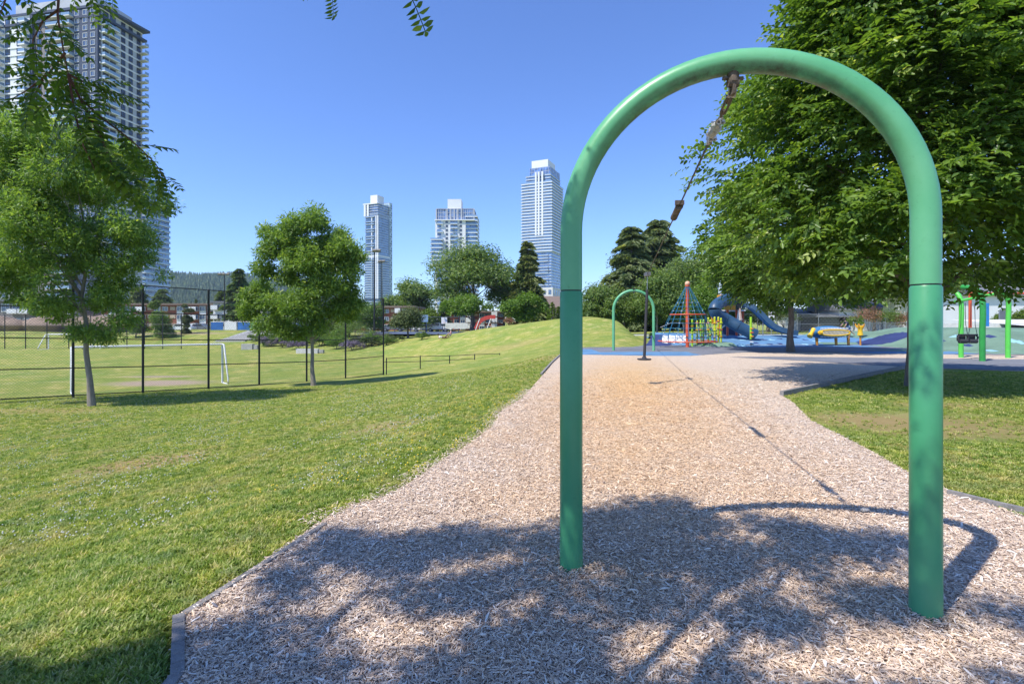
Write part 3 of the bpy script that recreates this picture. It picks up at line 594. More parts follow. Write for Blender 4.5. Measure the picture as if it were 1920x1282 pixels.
# ---------------------------------------------------------------- fences
def chain_mesh(mb, a, b_, z0a, z1a, z0b, z1b, pitch=.075, r=.0022):
    """diagonal wires in the vertical plane from a to b"""
    L = (b_-a).length; H = (z1a-z0a); u = (b_-a)/L
    def pt_(s, h): 
        f = s/L; return Vector((a.x+u.x*s, a.y+u.y*s, (z0a*(1-f)+z0b*f)+h*((z1a-z0a)*(1-f)+(z1b-z0b)*f)/H))
    nrm = Vector((-u.y, u.x, 0))
    for sgn in (1, -1):
        s = -H
        while s < L:
            s0, s1 = (s, s+H); h0, h1 = (0, H) if sgn > 0 else (H, 0)
            def clip(sv): return h0+(sv-s0)/H*(h1-h0)
            x0, x1 = max(0, s0), min(L, s1)
            if x1-x0 > .01:
                p, q = pt_(x0, clip(x0)), pt_(x1, clip(x1)); dv = (q-p).normalized(); sd = dv.cross(nrm).normalized()*r
                mb.add([p+sd, p-sd*.5+nrm*r, p-sd*.5-nrm*r, q+sd, q-sd*.5+nrm*r, q-sd*.5-nrm*r], [(0,1,4,3),(1,2,5,4),(2,0,3,5)])
            s += pitch*1.414
def fence(pts, tops, rails, pr, rr, label, group, mat=BLACKM, mesh=True, pitch=.075, wr=.0032, mat2=None, meshz=None):
    """pts: base Vectors; tops: top z per post; rails: heights as fractions"""
    o0 = pts[0]; t = thing('fence', label, 'fence', o0, group=group)
    for p, zt in zip(pts, tops):
        mb = MB(); mb.tube([p-o0+Vector((0, 0, -.5)), Vector((p.x-o0.x, p.y-o0.y, zt-o0.z))], pr, 10); mb.lathe([(pr*1.05, 0), (pr*.9, .03), (.01, .06)], (p.x-o0.x, p.y-o0.y, zt-o0.z), 10); mb.build('post', mat, t, True)
    for f in rails:
        mb = MB(); mb.tube([Vector((p.x-o0.x, p.y-o0.y, p.z+(zt-p.z)*f-o0.z)) for p, zt in zip(pts, tops)], rr, 6); mb.build('rail', mat, t, True)
    if mesh:
        mb = MB()
        for i in range(len(pts)-1):
            a, b_ = pts[i]-o0, pts[i+1]-o0
            chain_mesh(mb, Vector((a.x, a.y, 0)), Vector((b_.x, b_.y, 0)), a.z+.03, tops[i]-o0.z, b_.z+.03, tops[i+1]-o0.z, pitch, wr)
        tag(mb.build('chain_link', mat2 or mat, t), kind='stuff')
    return t
FP = []
for px, pb in ((137, 745), (268, 737.5), (391, 730), (486, 724), (575, 718.5), (648, 712), (719, 703)):
    t_ = {137: 20.8, 268: 22.7, 391: 24.65, 486: 26.55, 575: 28.45, 648: 30.4, 719: 32.3}[px]
    p = P(px, pb, t_); FP.append(p)
dirf = (FP[0]-FP[1]); FP = [FP[0]+dirf*2+Vector((0, 0, .1)), FP[0]+dirf] + FP
fence(FP, [p.z+4.78 for p in FP], (.018, .25, .5, .75, 1.0), .048, .024, 'tall black chain link fence in front of the sports field', 'black field fences')
LP = [P(719, 703, 32.3)]+[P(788, 691, 34.4), P(843, 680, 36.4), P(890, 672, 38.2), P(937, 668, 40.2)]
LTop = [P(728, 672, 32.5).z, P(788, 668, 34.4).z, P(843, 667, 36.4).z, P(890, 664.5, 38.2).z, P(937, 663, 40.2).z]
lo = LP[1:]; fence([LP[0]+Vector((.15, .15, 0))]+lo, LTop, (1.0,), .035, .022, 'low black two rail fence running up the mound', 'black field fences', mesh=False)
mb = MB(); o0 = LP[0]; ft = bpy.data.objects['fence.001']; base = ft.location.copy()
mb.tube([P(720, 679, 32.4)-base, P(788, 677.5, 34.4)-base, P(843, 675, 36.4)-base, P(890, 672, 38.2)-base], .022, 6); mb.build('rail', BLACKM, ft)
# far end fence of the field
FF = [P(x, 655.3, 72) for x in (-69, -30, 9, 48, 88, 129, 170, 204, 238, 271, 305, 340)]
fence(FF, [p.z+4.9 for p in FF], (.01, .46, .72, 1), .06, .035, 'far black chain link fence behind the white goals', 'black field fences', mesh=True, pitch=.28, wr=.006)

# ---------------------------------------------------------------- goals
def goal(BL, BR, H, back, r, label):
    BL = Vector(BL); BR = Vector(BR); c = (BL+BR)/2; t = thing('soccer_goal', label, 'soccer goal', c, group='white soccer goals'); n_ = (BR-BL).cross(Vector((0, 0, 1))).normalized()*back
    for e in (BL-c, BR-c):
        mb = MB(); mb.tube([e, e+Vector((0, 0, H))], r, 12); mb.build('post', WHITE, t, True)
        mb = MB(); mb.tube([e+Vector((0, 0, H)), e+n_*.28+Vector((0, 0, H-.02)), e+n_+Vector((0, 0, .25)), e+n_+Vector((0, 0, .03)), e+Vector((0, 0, .03))], r*.8, 10); mb.build('side_frame', WHITE, t, True)
    mb = MB(); mb.tube([BL-c+Vector((0, 0, H)), BR-c+Vector((0, 0, H))], r, 12); mb.build('crossbar', WHITE, t, True)
    for k in range(8):
        p = (BL-c).lerp(BR-c, (k+.5)/8); mb = MB(); mb.box((p.x, p.y, H-r), (.05, .05, .03)); mb.build('net_hook', BLACKM, t)
    return t
z1 = g1(-22.8, 26.6); z2 = g1(-17.3, 30.7)
goal(P(134, 737, 27.3), P(417, 718, 32.2), 2.44, 1.35, .06, 'nearer white soccer goal without a net behind the tall fence')
goal(P(91, 655, 71.5), P(188, 655, 71.5), 2.1, 1.6, .07, 'far white soccer goal at the back of the field')
# ---------------------------------------------------------------- trees
def leaf_arrays(pos, dirv, nrm, L, W, fold=.18, tris=True):
    """one folded pointed leaf per row, 2 quads each"""
    dirv = dirv/np.linalg.norm(dirv, axis=1, keepdims=True); s = np.cross(dirv, nrm); s /= (np.linalg.norm(s, axis=1, keepdims=True)+1e-9); up = np.cross(s, dirv)
    L = L[:, None]; W = W[:, None]; b = pos; tip = pos+dirv*L-up*L*.12
    l1 = pos+dirv*L*.38+s*W*.5+up*W*fold; r1 = pos+dirv*L*.38-s*W*.5+up*W*fold
    if tris:   # 2 triangles
        V = np.stack([b, l1, tip, r1], 1).reshape(-1, 3); n = len(pos); a = np.arange(n)*4
        F = np.concatenate([np.stack([a, a+2, a+1], 1), np.stack([a, a+3, a+2], 1)], 0); return V, F, np.r_[np.arange(n), np.arange(n)]
    l2 = pos+dirv*L*.72+s*W*.34+up*W*fold*.5-up*L*.04; r2 = pos+dirv*L*.72-s*W*.34+up*W*fold*.5-up*L*.04
    V = np.stack([b, l1, l2, tip, r2, r1], 1).reshape(-1, 3); n = len(pos); a = np.arange(n)*6
    F = np.concatenate([np.stack([a, a+3, a+2, a+1], 1), np.stack([a, a+5, a+4, a+3], 1)], 0); return V, F, np.r_[np.arange(n), np.arange(n)]
def rvec(n): v = R.normal(size=(n, 3)); return v/np.linalg.norm(v, axis=1, keepdims=True)
def crown_mesh(name, parent, mat, clumps, n, L, W, up=.6, tris=True, bright=None, shell=.55, flat=1.0):
    """clumps: list (x,y,z,r) ; leaves gather towards the outside of each clump"""
    C = np.array(clumps); w_ = C[:, 3]**2; idx = R.choice(len(C), n, p=w_/w_.sum())
    d = rvec(n); d[:, 2] = np.where(d[:, 2] < -.3, -d[:, 2]*.4, d[:, 2]); rad = C[idx, 3]*(shell+(1-shell)*R.random(n))*(1+.12*R.normal(size=n))
    dd = d.copy(); dd[:, 2] *= flat
    pos = C[idx, :3]+dd*rad[:, None]
    nr = d*.5+rvec(n)*.55; nr[:, 2] += up*.6; nr /= np.linalg.norm(nr, axis=1, keepdims=True)
    dv = d*.6+rvec(n)*.8; dv[:, 2] -= .25; dv -= nr*(dv*nr).sum(1, keepdims=True)
    Ls = L*(.6+.7*R.random(n)); V, F, fi = leaf_arrays(pos, dv, nr, Ls, Ls*W, tris=tris)
    tn = np.clip(.45+.22*R.normal(size=n)+.15*(R.random(len(C))[idx]-.5), 0, 1)
    o = npmesh(name, V, F, mat, parent, tint=tn[fi]); return tag(o, kind='stuff')
def limbs(parent, base, H, r0, clumps, mat, nl=9, lean=(0, 0), trunk_to=.7, bare=.25, wig=.06):
    mb = MB(); k = 9; tp = []
    for i in range(k):
        f = i/(k-1); tp.append(Vector((base[0]+lean[0]*f+random.uniform(-1, 1)*wig*H*.06*(i > 0), base[1]+lean[1]*f+random.uniform(-1, 1)*wig*H*.12*(i > 0), base[2]+H*trunk_to*f)))
    rr = [r0*(1.35 if i == 0 else 1)*(1-.78*i/(k-1)) for i in range(k)]
    mb.tube([tp[0]-Vector((0, 0, .3))]+tp, [rr[0]*1.2]+rr, 10); mb.build('trunk', mat, parent, True)
    cs = sorted(clumps, key=lambda c: -c[3])[:nl]
    for c in cs:
        f = max(bare, min(.95, (c[2]-base[2])/(H*trunk_to)*.75-.1)); i = f*(k-1); p0 = tp[int(i)].lerp(tp[min(k-1, int(i)+1)], i-int(i)); e = Vector(c[:3])
        m_ = p0.lerp(e, .5)+Vector((0, 0, (e-p0).length*.08)); ml = MB(); q1 = p0.lerp(m_, .5)+Vector([random.uniform(-.04, .04)*H*.2 for _ in range(3)])
        ra = r0*(1-.78*f)*.55; ml.tube([p0, q1, m_, e], [ra, ra*.75, ra*.5, ra*.18], 6)
        for _ in range(3):
            s_ = m_.lerp(e, random.uniform(.1, .8)); e2 = e+Vector([random.uniform(-1, 1)*c[3]*.8 for _ in range(3)]); ml.tube([s_, s_.lerp(e2, .5)+Vector((0, 0, .05)), e2], [ra*.35, ra*.22, ra*.08], 5, False)
        ml.build('limb', mat, parent, True)
def ell_clumps(n, c, rx, ry, rz, r, seed=0, bottom=-.7, top=1, fill=.3):
    rs = random.Random(seed); out = []
    while len(out) < n:
        d = Vector((rs.gauss(0, 1), rs.gauss(0, 1), rs.gauss(0, 1))).normalized(); q = rs.uniform(.62, 1) if rs.random() > fill else rs.uniform(0, .6)
        if d.z < bottom: continue
        s_ = r*rs.uniform(.7, 1.3); out.append((c[0]+d.x*rx*q, c[1]+d.y*ry*q, c[2]+d.z*rz*q, s_))
    return out
def round_tree(name, label, px, py, Y, ptop, pw, mat, n=5000, L=.22, cl=26, seed=1, trunk=.12, bottom=None, group=None, cat='tree', bark=BARK, lean=0, asp=1.0, z=None, pcx=None, cr=.30):
    """px,py base pixel at depth Y; ptop top pixel row; pw crown width px; bottom crown bottom row; pcx crown centre column"""
    b_ = P(px, py, Y)
    if z is not None: b_.z = z
    else: b_.z = g1(b_.x, b_.y)
    top = P(px, ptop, Y).z; wd = pw/960*Y*1.27; bot = P(px, bottom+(8 if Y < 100 else 3), Y).z if bottom else b_.z+(top-b_.z)*.2
    t = thing(name, label, cat, b_, group=group); cc = (bot+top)/2-b_.z; rz = (top-bot)/2; cx = ((pcx or px)-px)/960*Y; rr = cr*min(wd, rz*2)*.85; n = int(n*1.7)
    cs = ell_clumps(cl, (cx, 0, cc), (wd/2-rr*.75), (wd/2-rr*.75)*asp, rz-rr*.75, rr, seed, bottom=-.97, fill=.4)
    limbs(t, (0, 0, 0), top-b_.z, trunk, cs, bark, 9, (cx*.7, 0), .62)
    crown_mesh('crown', t, mat, cs, n, L, .5); return t
def conifer(name, label, px, py, Y, ptop, pw, mat, n=5000, seed=3, group=None, ragged=.25, z=None, bottom_frac=.08, L=None, pw_top=.03, expo=1.0, bark=BARK):
    b_ = P(px, py, Y)
    b_.z = z if z is not None else g1(b_.x, b_.y)
    top = P(px, ptop, Y).z; H = top-b_.z; rad = pw/960*Y/2; t = thing(name, label, 'conifer', b_, group=group); rs = random.Random(seed)
    mb = MB(); mb.tube([(0, 0, -.3), (0, 0, H*.5), (0, 0, H*.97)], [H*.022+.05, H*.012+.03, .02], 8); mb.build('trunk', bark, t, True)
    nb = 110; pos = []; dv = []; nr = []; mbl = MB(); per = n//nb
    for i in range(nb):
        f = bottom_frac+(1-bottom_frac)*(i/nb)**.9; a = rs.uniform(0, 6.283); rl = rad*((1-f)**expo*.97+pw_top)*rs.uniform(1-ragged, 1+ragged*.5)
        e = Vector((math.cos(a)*rl, math.sin(a)*rl, -rl*.22)); o0 = Vector((0, 0, H*f))
        q = R.random(per)**.7; base = np.array(o0)+np.outer(q, np.array(e)); base[:, 2] -= (q**2)*rl*.12-.0
        side = np.array([-math.sin(a), math.cos(a), 0]); wv = (1-q*.75)*rl*.34
        base += side*(R.normal(size=per)*wv*.6)[:, None]; base[:, 2] += R.normal(size=per)*rl*.055+.02
        pos.append(base); d_ = np.tile(np.array([math.cos(a), math.sin(a), -.35]), (per, 1))+side*(R.normal(size=per)*.7)[:, None]; dv.append(d_)
        nn = rvec(per)*.8+np.array([math.cos(a), math.sin(a), 0])*.7; nn[:, 2] += .35; nr.append(nn)
        if i % 3 == 0: mbl.tube([o0, o0+e*.5, o0+e*.9], [.035*H/10, .02*H/10, .008], 4, False)
    mbl.build('limb', bark, t)
    pos = np.concatenate(pos); dv = np.concatenate(dv); nr = np.concatenate(nr); m = len(pos); L = L or rad*.16+.12
    Ls = L*(.6+.8*R.random(m)); V, F, fi = leaf_arrays(pos, dv, nr, Ls, Ls*.42); tn = np.clip(.42+.25*R.normal(size=m), 0, 1)
    tag(npmesh('crown', V, F, mat, t, tint=tn[fi]), kind='stuff'); return t

# ---- the big leafy tree at the right (layered drooping sprays)
def spray_tree(name, label, base, cs, n_spray, L, leaves, mat, trunk_r, H, lean=(0, 0), bare=.2, seed=5, group=None, droop=.35, tt=.7, nl=16, grow=(.5, 1.1)):
    t = thing(name, label, 'tree', base, group=group); limbs(t, (0, 0, 0), H, trunk_r, cs, BARK, nl, lean, tt, bare)
    C = np.array(cs); w_ = C[:, 3]**2; idx = R.choice(len(C), n_spray, p=w_/w_.sum()); ctr = C[:, :3].mean(0)
    d = rvec(n_spray); rad = C[idx, 3]*(.45+.6*R.random(n_spray)); dd = d.copy(); dd[:, 2] *= .8; pos = C[idx, :3]+dd*rad[:, None]
    out = pos-ctr; out[:, 2] *= .3; out /= np.linalg.norm(out, axis=1, keepdims=True)+1e-9
    sd = out*.9+d*.5+R.normal(size=(n_spray, 3))*.25; sd[:, 2] = sd[:, 2]*.6-droop*.3; sd /= np.linalg.norm(sd, axis=1, keepdims=True)
    up = R.normal(size=(n_spray, 3))*.38+np.array([0, 0, 1])+out*.8; side = np.cross(sd, up); side /= np.linalg.norm(side, axis=1, keepdims=True); up = np.cross(side, sd)
    slen = L*leaves*.5*(grow[0]+(grow[1]-grow[0])*R.random(n_spray)); PP = []; DD = []; NN = []; TT = []; tt_ = np.clip(.42+.2*R.normal(size=n_spray), 0, 1)
    for j in range(leaves):
        f = (j+.5)/leaves; sg = 1 if j % 2 else -1
        p = pos+sd*(slen*f)[:, None]; p[:, 2] -= droop*slen*f*f*.6
        dl = sd*.75+side*(sg*.8)+R.normal(size=(n_spray, 3))*.18; dl[:, 2] -= .22
        PP.append(p); DD.append(dl); NN.append(up+R.normal(size=(n_spray, 3))*.28); TT.append(np.clip(tt_+.1*R.normal(size=n_spray), 0, 1))
    pos = np.concatenate(PP); Ls = L*(.65+.6*R.random(len(pos))); V, F, fi = leaf_arrays(pos, np.concatenate(DD), np.concatenate(NN), Ls, Ls*.52, .22, tris=False)
    tag(npmesh('crown', V, F, mat, t, tint=np.concatenate(TT)[fi]), kind='stuff'); return t
bb = Vector((9.88, 12.5, 0)); cs = []
rs = random.Random(21)
def shell_clumps(n, z0, z1, zc, rz, rx, ry, r0, r1, q0=.35, low=1.0):
    out = []
    while len(out) < n:
        a = rs.uniform(0, 6.283); z = rs.uniform(z0, z1); k = 1-((z-zc)/rz)**2
        if k <= .02: continue
        k = k**.5; q = rs.uniform(q0**2, 1)**.5*.92; wob = 1+.10*math.sin(3*a+z)+.07*math.sin(5*a-2*z)
        if z < zc: k = k*low+(1-low)*k*((z-z0)/(zc-z0))
        out.append((math.cos(a)*rx*k*q*wob, math.sin(a)*ry*k*q*wob, z, rs.uniform(r0, r1)))
    return out
cs = shell_clumps(330, 2.75, 10.4, 5.7, 4.9, 4.5, 3.9, .55, .95)
spray_tree('hornbeam_tree', 'huge dense leafy green tree filling the upper right behind the arch', bb, cs, 21000, .155, 7, LEAF['big'], .19, 10.5, bare=.22, droop=.2)
b2 = Vector((14.42, 26.5, 0)); cs = shell_clumps(150, 3.0, 9.0, 5.0, 4.3, 4.2, 4.0, .6, 1.0, .3, .8)
spray_tree('hornbeam_tree', 'leafy green tree with bare trunk standing in front of the blue slides', b2, cs, 9500, .22, 6, LEAF['big'], .17, 9, bare=.28, droop=.2)

# ---- the two ash trees by the fence
def ash(label, px, py, Y, cl, n, L, lean, tr, seed):
    b_ = ground_at(px, py) if Y is None else P(px, py, Y); t = thing('ash_tree', label, 'tree', b_, group='young ash trees by the field fence')
    Yb = b_.y; cs = []; rs = random.Random(seed)
    for (cx, cy, rp) in cl:
        p = P(cx, cy, Yb); r_ = rp/960*Yb
        for k in range(3): cs.append((p.x-b_.x+rs.uniform(-.3, .3)*r_, rs.uniform(-.9, .9)*r_*1.4, p.z-b_.z+rs.uniform(-.3, .3)*r_, r_*rs.uniform(.5, .92)))
    top = max(c[2] for c in cs); limbs(t, (0, 0, 0), top, tr, cs, BARK2, 14, lean, .8, .3, .10)
    # tufted foliage: sprays of narrow leaflets
    C = np.array(cs); ns = n; idx = R.choice(len(C), ns, p=C[:, 3]**2/(C[:, 3]**2).sum()); d = rvec(ns); d[:, 2] = np.where(d[:, 2] < -.2, d[:, 2]*.4, d[:, 2]); pos = C[idx, :3]+d*(C[idx, 3]*(.4+.65*R.random(ns)))[:, None]
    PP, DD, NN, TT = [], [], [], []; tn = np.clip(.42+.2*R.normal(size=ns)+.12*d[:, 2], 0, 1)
    for j in range(8):
        dl = d*.7+rvec(ns)*.9; dl[:, 2] -= .15; PP.append(pos+rvec(ns)*L*1.1); DD.append(dl); NN.append(rvec(ns)*.6+np.array([0, 0, .7])); TT.append(np.clip(tn+.08*R.normal(size=ns), 0, 1))
    pos = np.concatenate(PP); Ls = L*(.6+.7*R.random(len(pos))); V, F, fi = leaf_arrays(pos, np.concatenate(DD), np.concatenate(NN), Ls, Ls*.30)
    tag(npmesh('crown', V, F, LEAF['ash'], t, tint=np.concatenate(TT)[fi]), kind='stuff'); return t
p = ground_at(172, 762)
ash('larger young ash tree leaning left in front of the fence', 172, 762, p.y,
    [(60, 262, 50), (130, 285, 55), (200, 300, 50), (20, 330, 60), (90, 350, 65), (170, 360, 60), (240, 370, 45), (-30, 400, 70), (40, 430, 60), (120, 430, 70), (200, 430, 60), (262, 440, 42), (110, 400, 60), (170, 460, 50), (70, 390, 60), (0, 300, 50), (40, 300, 40), (20, 500, 45), (-20, 530, 45), (90, 490, 55), (160, 510, 60), (225, 500, 45), (275, 490, 28), (300, 515, 14), (-40, 490, 50), (120, 560, 45), (180, 570, 42), (80, 585, 32), (215, 560, 30), (235, 600, 26), (200, 630, 24), (160, 620, 30), (35, 560, 20)], 11500, .15, (-.55, .1), .095, 3)
p = ground_at(588, 723)
ash('smaller young ash tree with a rounded crown beside the fence', 588, 723, p.y,
    [(598, 424, 34), (585, 468, 30), (560, 500, 30), (465, 560, 16), (505, 440, 18), (672, 478, 16), (468, 590, 14), (640, 440, 16), (570, 440, 34), (530, 445, 26), (625, 450, 26), (545, 480, 36), (600, 490, 40), (640, 480, 26), (660, 470, 18), (510, 480, 24), (500, 510, 26), (545, 530, 36), (600, 540, 42), (645, 540, 30), (660, 510, 18), (490, 560, 28), (530, 575, 34), (580, 585, 36), (630, 580, 34), (655, 570, 24), (475, 575, 16), (510, 605, 26), (550, 620, 22), (600, 610, 22), (480, 545, 18), (655, 500, 14)], 7600, .19, (-.2, 0), .10, 4)

# ---- the locust tree over the camera, with the sprays that hang into view
lo_ = thing('locust_tree', 'locust tree above the camera whose leafy branches hang into the top left', 'tree', (-4.2, -2.2, -.25))
O = Vector((-4.2, -2.2, -.25)); cs = []
SHADE = [((px_-960)/960*1536/(py_-602), 1536/(py_-602)) for px_, py_ in ((0, 1240), (150, 1225), (300, 1190), (400, 1120), (480, 1065), (560, 1020), (630, 985), (700, 1000), (760, 1015), (830, 998), (900, 1002), (980, 1000), (1060, 985), (1130, 955), (1180, 925), (1260, 925), (1290, 950), (1360, 975), (1450, 960), (1520, 985), (1580, 1000), (1700, 985), (1780, 1040), (1860, 1110), (1920, 1130))]
SHADE += [(3.6, 2.4), (4.5, 1.2), (5, -3), (-6, -3), (-5, 1.2), (-3.2, 2.2)]
HOLES = [(200, 1190, .3), (640, 1120, .20), (690, 1165, .24), (860, 1180, .16), (1230, 1215, .24), (1300, 1180, .15), (1440, 1230, .2), (1560, 1245, .2), (1700, 1230, .25), (1860, 1200, .3), (1340, 1120, .14), (1500, 1110, .12), (1000, 1150, .14), (1120, 1080, .1), (1430, 1010, .15), (930, 1060, .12), (1620, 1080, .14), (830, 1080, .16), (1780, 1090, .2), (430, 1130, .2)]
HOLES = [((a_-960)/960*1536/(b_-602), 1536/(b_-602), c_*.7) for a_, b_, c_ in HOLES]; k = 0
while k < 560:
    gx_, gy_ = rs.uniform(-4.6, 4.8), rs.uniform(1.3, 4.9); r_ = rs.uniform(.18, .36); h_ = rs.uniform(4.0, 6.8)
    gxa, gya = np.array([gx_]), np.array([gy_])
    if not inside(gxa, gya, SHADE)[0] or (gy_ > 1 and seg_dist(gxa, gya, SHADE)[0] < r_*.25): continue
    if any(math.hypot(gx_-a_, gy_-b_) < c_+r_*.45 for a_, b_, c_ in HOLES): continue
    if rs.random() < (.4 if gy_ < 1.8 else 0): continue
    x_, y_, z_ = gx_-.526*h_, gy_-.408*h_, h_
    if y_ > -.5 and z_-1.6-r_ < .66*(y_+r_): continue
    cs.append((x_-O.x, y_-O.y, z_-O.z, r_)); k += 1
limbs(lo_, (0, 0, 0), 7.5, .22, cs, BARK, 18, (.6, .4), .75, .35)
crown_mesh('crown', lo_, LEAF['locust'], cs, 105000, .060, .5, up=.7, shell=.2, flat=.6)
# hanging compound leaves, each a part sharing one of four meshes
def comp_leaf(seed, n=7, L=.036):
    r_ = random.Random(seed); ps, ds, ns_ = [], [], []; stem = []
    for i in range(n):
        f = (i+1)/n; c = Vector((f*n*L*.60, 0, -.10*f*f*n*L)); stem.append(c)
        for s_ in (-1, 1):
            ps.append(c); ds.append((.45+r_.uniform(-.15, .15), s_*(1+r_.uniform(-.2, .2)), -.25+r_.uniform(-.3, .2))); ns_.append((r_.uniform(-.3, .3), r_.uniform(-.3, .3), 1))
    ps.append(c); ds.append((1, 0, -.3)); ns_.append((0, 0, 1)); m = len(ps)
    Ls = np.array([L*(1-.25*abs((i//2)/n-.4))*r_.uniform(.85, 1.1) for i in range(m)])
    V, F, fi = leaf_arrays(np.array([tuple(p) for p in ps]), np.array(ds, float), np.array(ns_, float), Ls, Ls*.46, .12, tris=False)
    mb = MB(); mb.tube([Vector((0, 0, 0))]+stem, .0012, 4, False); V2 = np.array(mb.v); F2 = np.array(mb.f)+len(V)
    tn = np.r_[np.clip(np.array([.4+r_.gauss(0, .2) for _ in range(m)]), 0, 1)[fi], np.full(len(F2), .3)]
    o = npmesh('leaf', np.r_[V, V2], np.r_[F, F2], LEAF['locust'], None, tint=tn); me = o.data; bpy.data.objects.remove(o); return me
CL = [comp_leaf(s_, n_) for s_, n_ in ((1, 6), (2, 7), (3, 8), (4, 6), (5, 5))]
def hanging(pts, nleaf, sc=1.0, seed=1, spread=1.0, rad=.006, f0=.05):
    """twig through world points with compound leaves"""
    r_ = random.Random(seed); pts = [Vector(p) for p in pts]; mb = MB(); k = len(pts)
    mb.tube([p-O for p in pts], [rad*(1-.75*i/(k-1)) for i in range(k)], 6, False); mb.build('twig', M('twig_red', (.12, .045, .03), .7), lo_, True)
    for i in range(nleaf):
        f = (f0+(1-f0)*(i+r_.random())/nleaf)*(k-1); j = min(k-2, int(f)); p = pts[j].lerp(pts[j+1], f-j); ax = (pts[j+1]-pts[j]).normalized()
        side = Vector((r_.gauss(0, 1), r_.gauss(0, .7), r_.gauss(0, .5))); side -= ax*side.dot(ax); dv = (side.normalized()*spread+ax*r_.uniform(.3, 1.0)+Vector((0, 0, -.25))).normalized()
        upv = Vector((r_.gauss(0, .35), r_.gauss(0, .35)-.15, 1)); s2 = upv.cross(dv).normalized(); u2 = dv.cross(s2)
        o = link('leaf', CL[r_.randrange(5)], lo_); m4 = Matrix((dv, s2, u2)).transposed().to_4x4(); q = sc*r_.uniform(.75, 1.15); o.matrix_local = Matrix.Translation(p-O) @ m4 @ Matrix.Scale(q, 4)
hanging([P(118, -180, 2.5), P(112, -40, 2.45), P(108, 30, 2.4), P(118, 90, 2.4), P(128, 140, 2.4)], 10, 1.30, 1, f0=.25, rad=.008)
hanging([P(128, 140, 2.4), P(150, 185, 2.42), P(195, 225, 2.45), P(245, 262, 2.5), P(290, 305, 2.52), P(322, 352, 2.55)], 28, 1.10, 2, .9)
hanging([P(128, 140, 2.4), P(140, 210, 2.35), P(155, 270, 2.3), P(178, 320, 2.3)], 24, 1.30, 3)
hanging([P(128, 140, 2.4), P(170, 160, 2.5), P(215, 175, 2.6)], 14, 1.17, 4)
hanging([P(122, 100, 2.4), P(90, 140, 2.45), P(50, 170, 2.5), P(15, 190, 2.55)], 14, 1.23, 5)
hanging([P(108, 20, 2.4), P(80, 40, 2.45), P(62, 75, 2.5), P(60, 95, 2.5)], 8, 1.17, 6)
hanging([P(20, -60, 2.3), P(12, -5, 2.3), P(0, 30, 2.3)], 5, 1.17, 7)
hanging([P(175, -120, 2.6), P(170, -40, 2.6), P(168, 0, 2.6)], 7, 1.17, 8)
hanging([P(240, -150, 2.7), P(215, -60, 2.65), P(205, -10, 2.6)], 5, 0.91, 9)
hanging([P(150, 185, 2.42), P(190, 260, 2.4), P(215, 320, 2.4), P(225, 350, 2.4)], 11, 1.17, 10)
hanging([P(80, 150, 2.5), P(60, 190, 2.55), P(52, 230, 2.6)], 5, .9, 14)
for a_, b_, sd in ((P(628, -120, 2.6), P(634, 30, 2.55), 11), (P(765, -130, 2.5), P(812, 84, 2.5), 12)):
    pass
hanging([P(600, -190, 2.6), P(618, -80, 2.6), P(622, -18, 2.6)], 3, 1.17, 11)
hanging([P(740, -200, 2.5), P(762, -90, 2.5), P(770, -20, 2.5)], 3, .8, 12)
for pts_, sd, q in (((620, -20, 634, 52), 1, 1.0), ((768, -12, 812, 86), 3, 1.15), ((755, -30, 752, 8), 4, .8), ((640, -30, 656, 8), 2, .7)):
    a_ = P(pts_[0], pts_[1], 2.55); e = P(pts_[2], pts_[3], 2.5); dv = (e-a_); Ln = dv.length; dv.normalize(); s2 = Vector((.15, 1, .2)).cross(dv).normalized(); u2 = dv.cross(s2)
    o = link('leaf', CL[sd], lo_); o.matrix_local = Matrix.Translation(a_-O) @ Matrix((dv, s2, u2)).transposed().to_4x4() @ Matrix.Scale(Ln/((6, 7, 8, 6, 5)[sd]*.0216+.028), 4)

BANK = []
# ---- background trees ---------------------------------------------------------
G = 'trees beyond the mound'
round_tree('broadleaf_tree', 'dark round topped tree right of the left glass tower', 775, 626, 130, 518, 88, LEAF['broad'], 7000, .6, 26, 31, .35, 600, G)
round_tree('broadleaf_tree', 'low broad green tree at the foot of the left glass tower', 735, 626, 125, 552, 60, LEAF['broad'], 3500, .6, 16, 32, .3, 608, G)
round_tree('broadleaf_tree', 'tall spreading broadleaf tree hiding the lower half of the white tower', 885, 625, 98, 440, 140, LEAF['broad'], 13000, .5, 44, 33, .4, 590, G, pcx=890, cr=.24)
round_tree('broadleaf_tree', 'dark green tree between the spreading tree and the conifer', 945, 615, 104, 495, 66, LEAF['broad'], 5000, .5, 20, 34, .3, 600, G)
conifer('cypress_tree', 'tall pointed conifer in front of the right hand tower', 990, 612, 96, 452, 96, LEAF['cypress'], 24000, 35, G, .30, expo=.70)
round_tree('broadleaf_tree', 'bright light green tree in front of the brick flats', 888, 625, 84, 548, 88, LEAF['bright'], 6500, .38, 24, 36, .2, 600, G, pcx=880)
round_tree('broadleaf_tree', 'bright low spreading tree at the foot of the pointed conifer', 985, 611, 80, 550, 84, LEAF['bright'], 6500, .38, 24, 37, .2, 604, G)
round_tree('cypress_tree', 'grey green bushy shrub tree between fence end and basketball hoop', 765, 639, 70, 566, 62, LEAF['olive'], 8000, .24, 26, 38, .15, 636, G, cat='tree')
round_tree('broadleaf_tree', 'small orange tinged tree behind the shrub tree', 800, 630, 96, 575, 46, LEAF['hedge'], 2500, .4, 12, 39, .15, 615, G)
conifer('fir_tree', 'small blue green fir left of the spreading tree', 832, 626, 100, 560, 44, LEAF['conifer'], 4000, 40, G, .3)
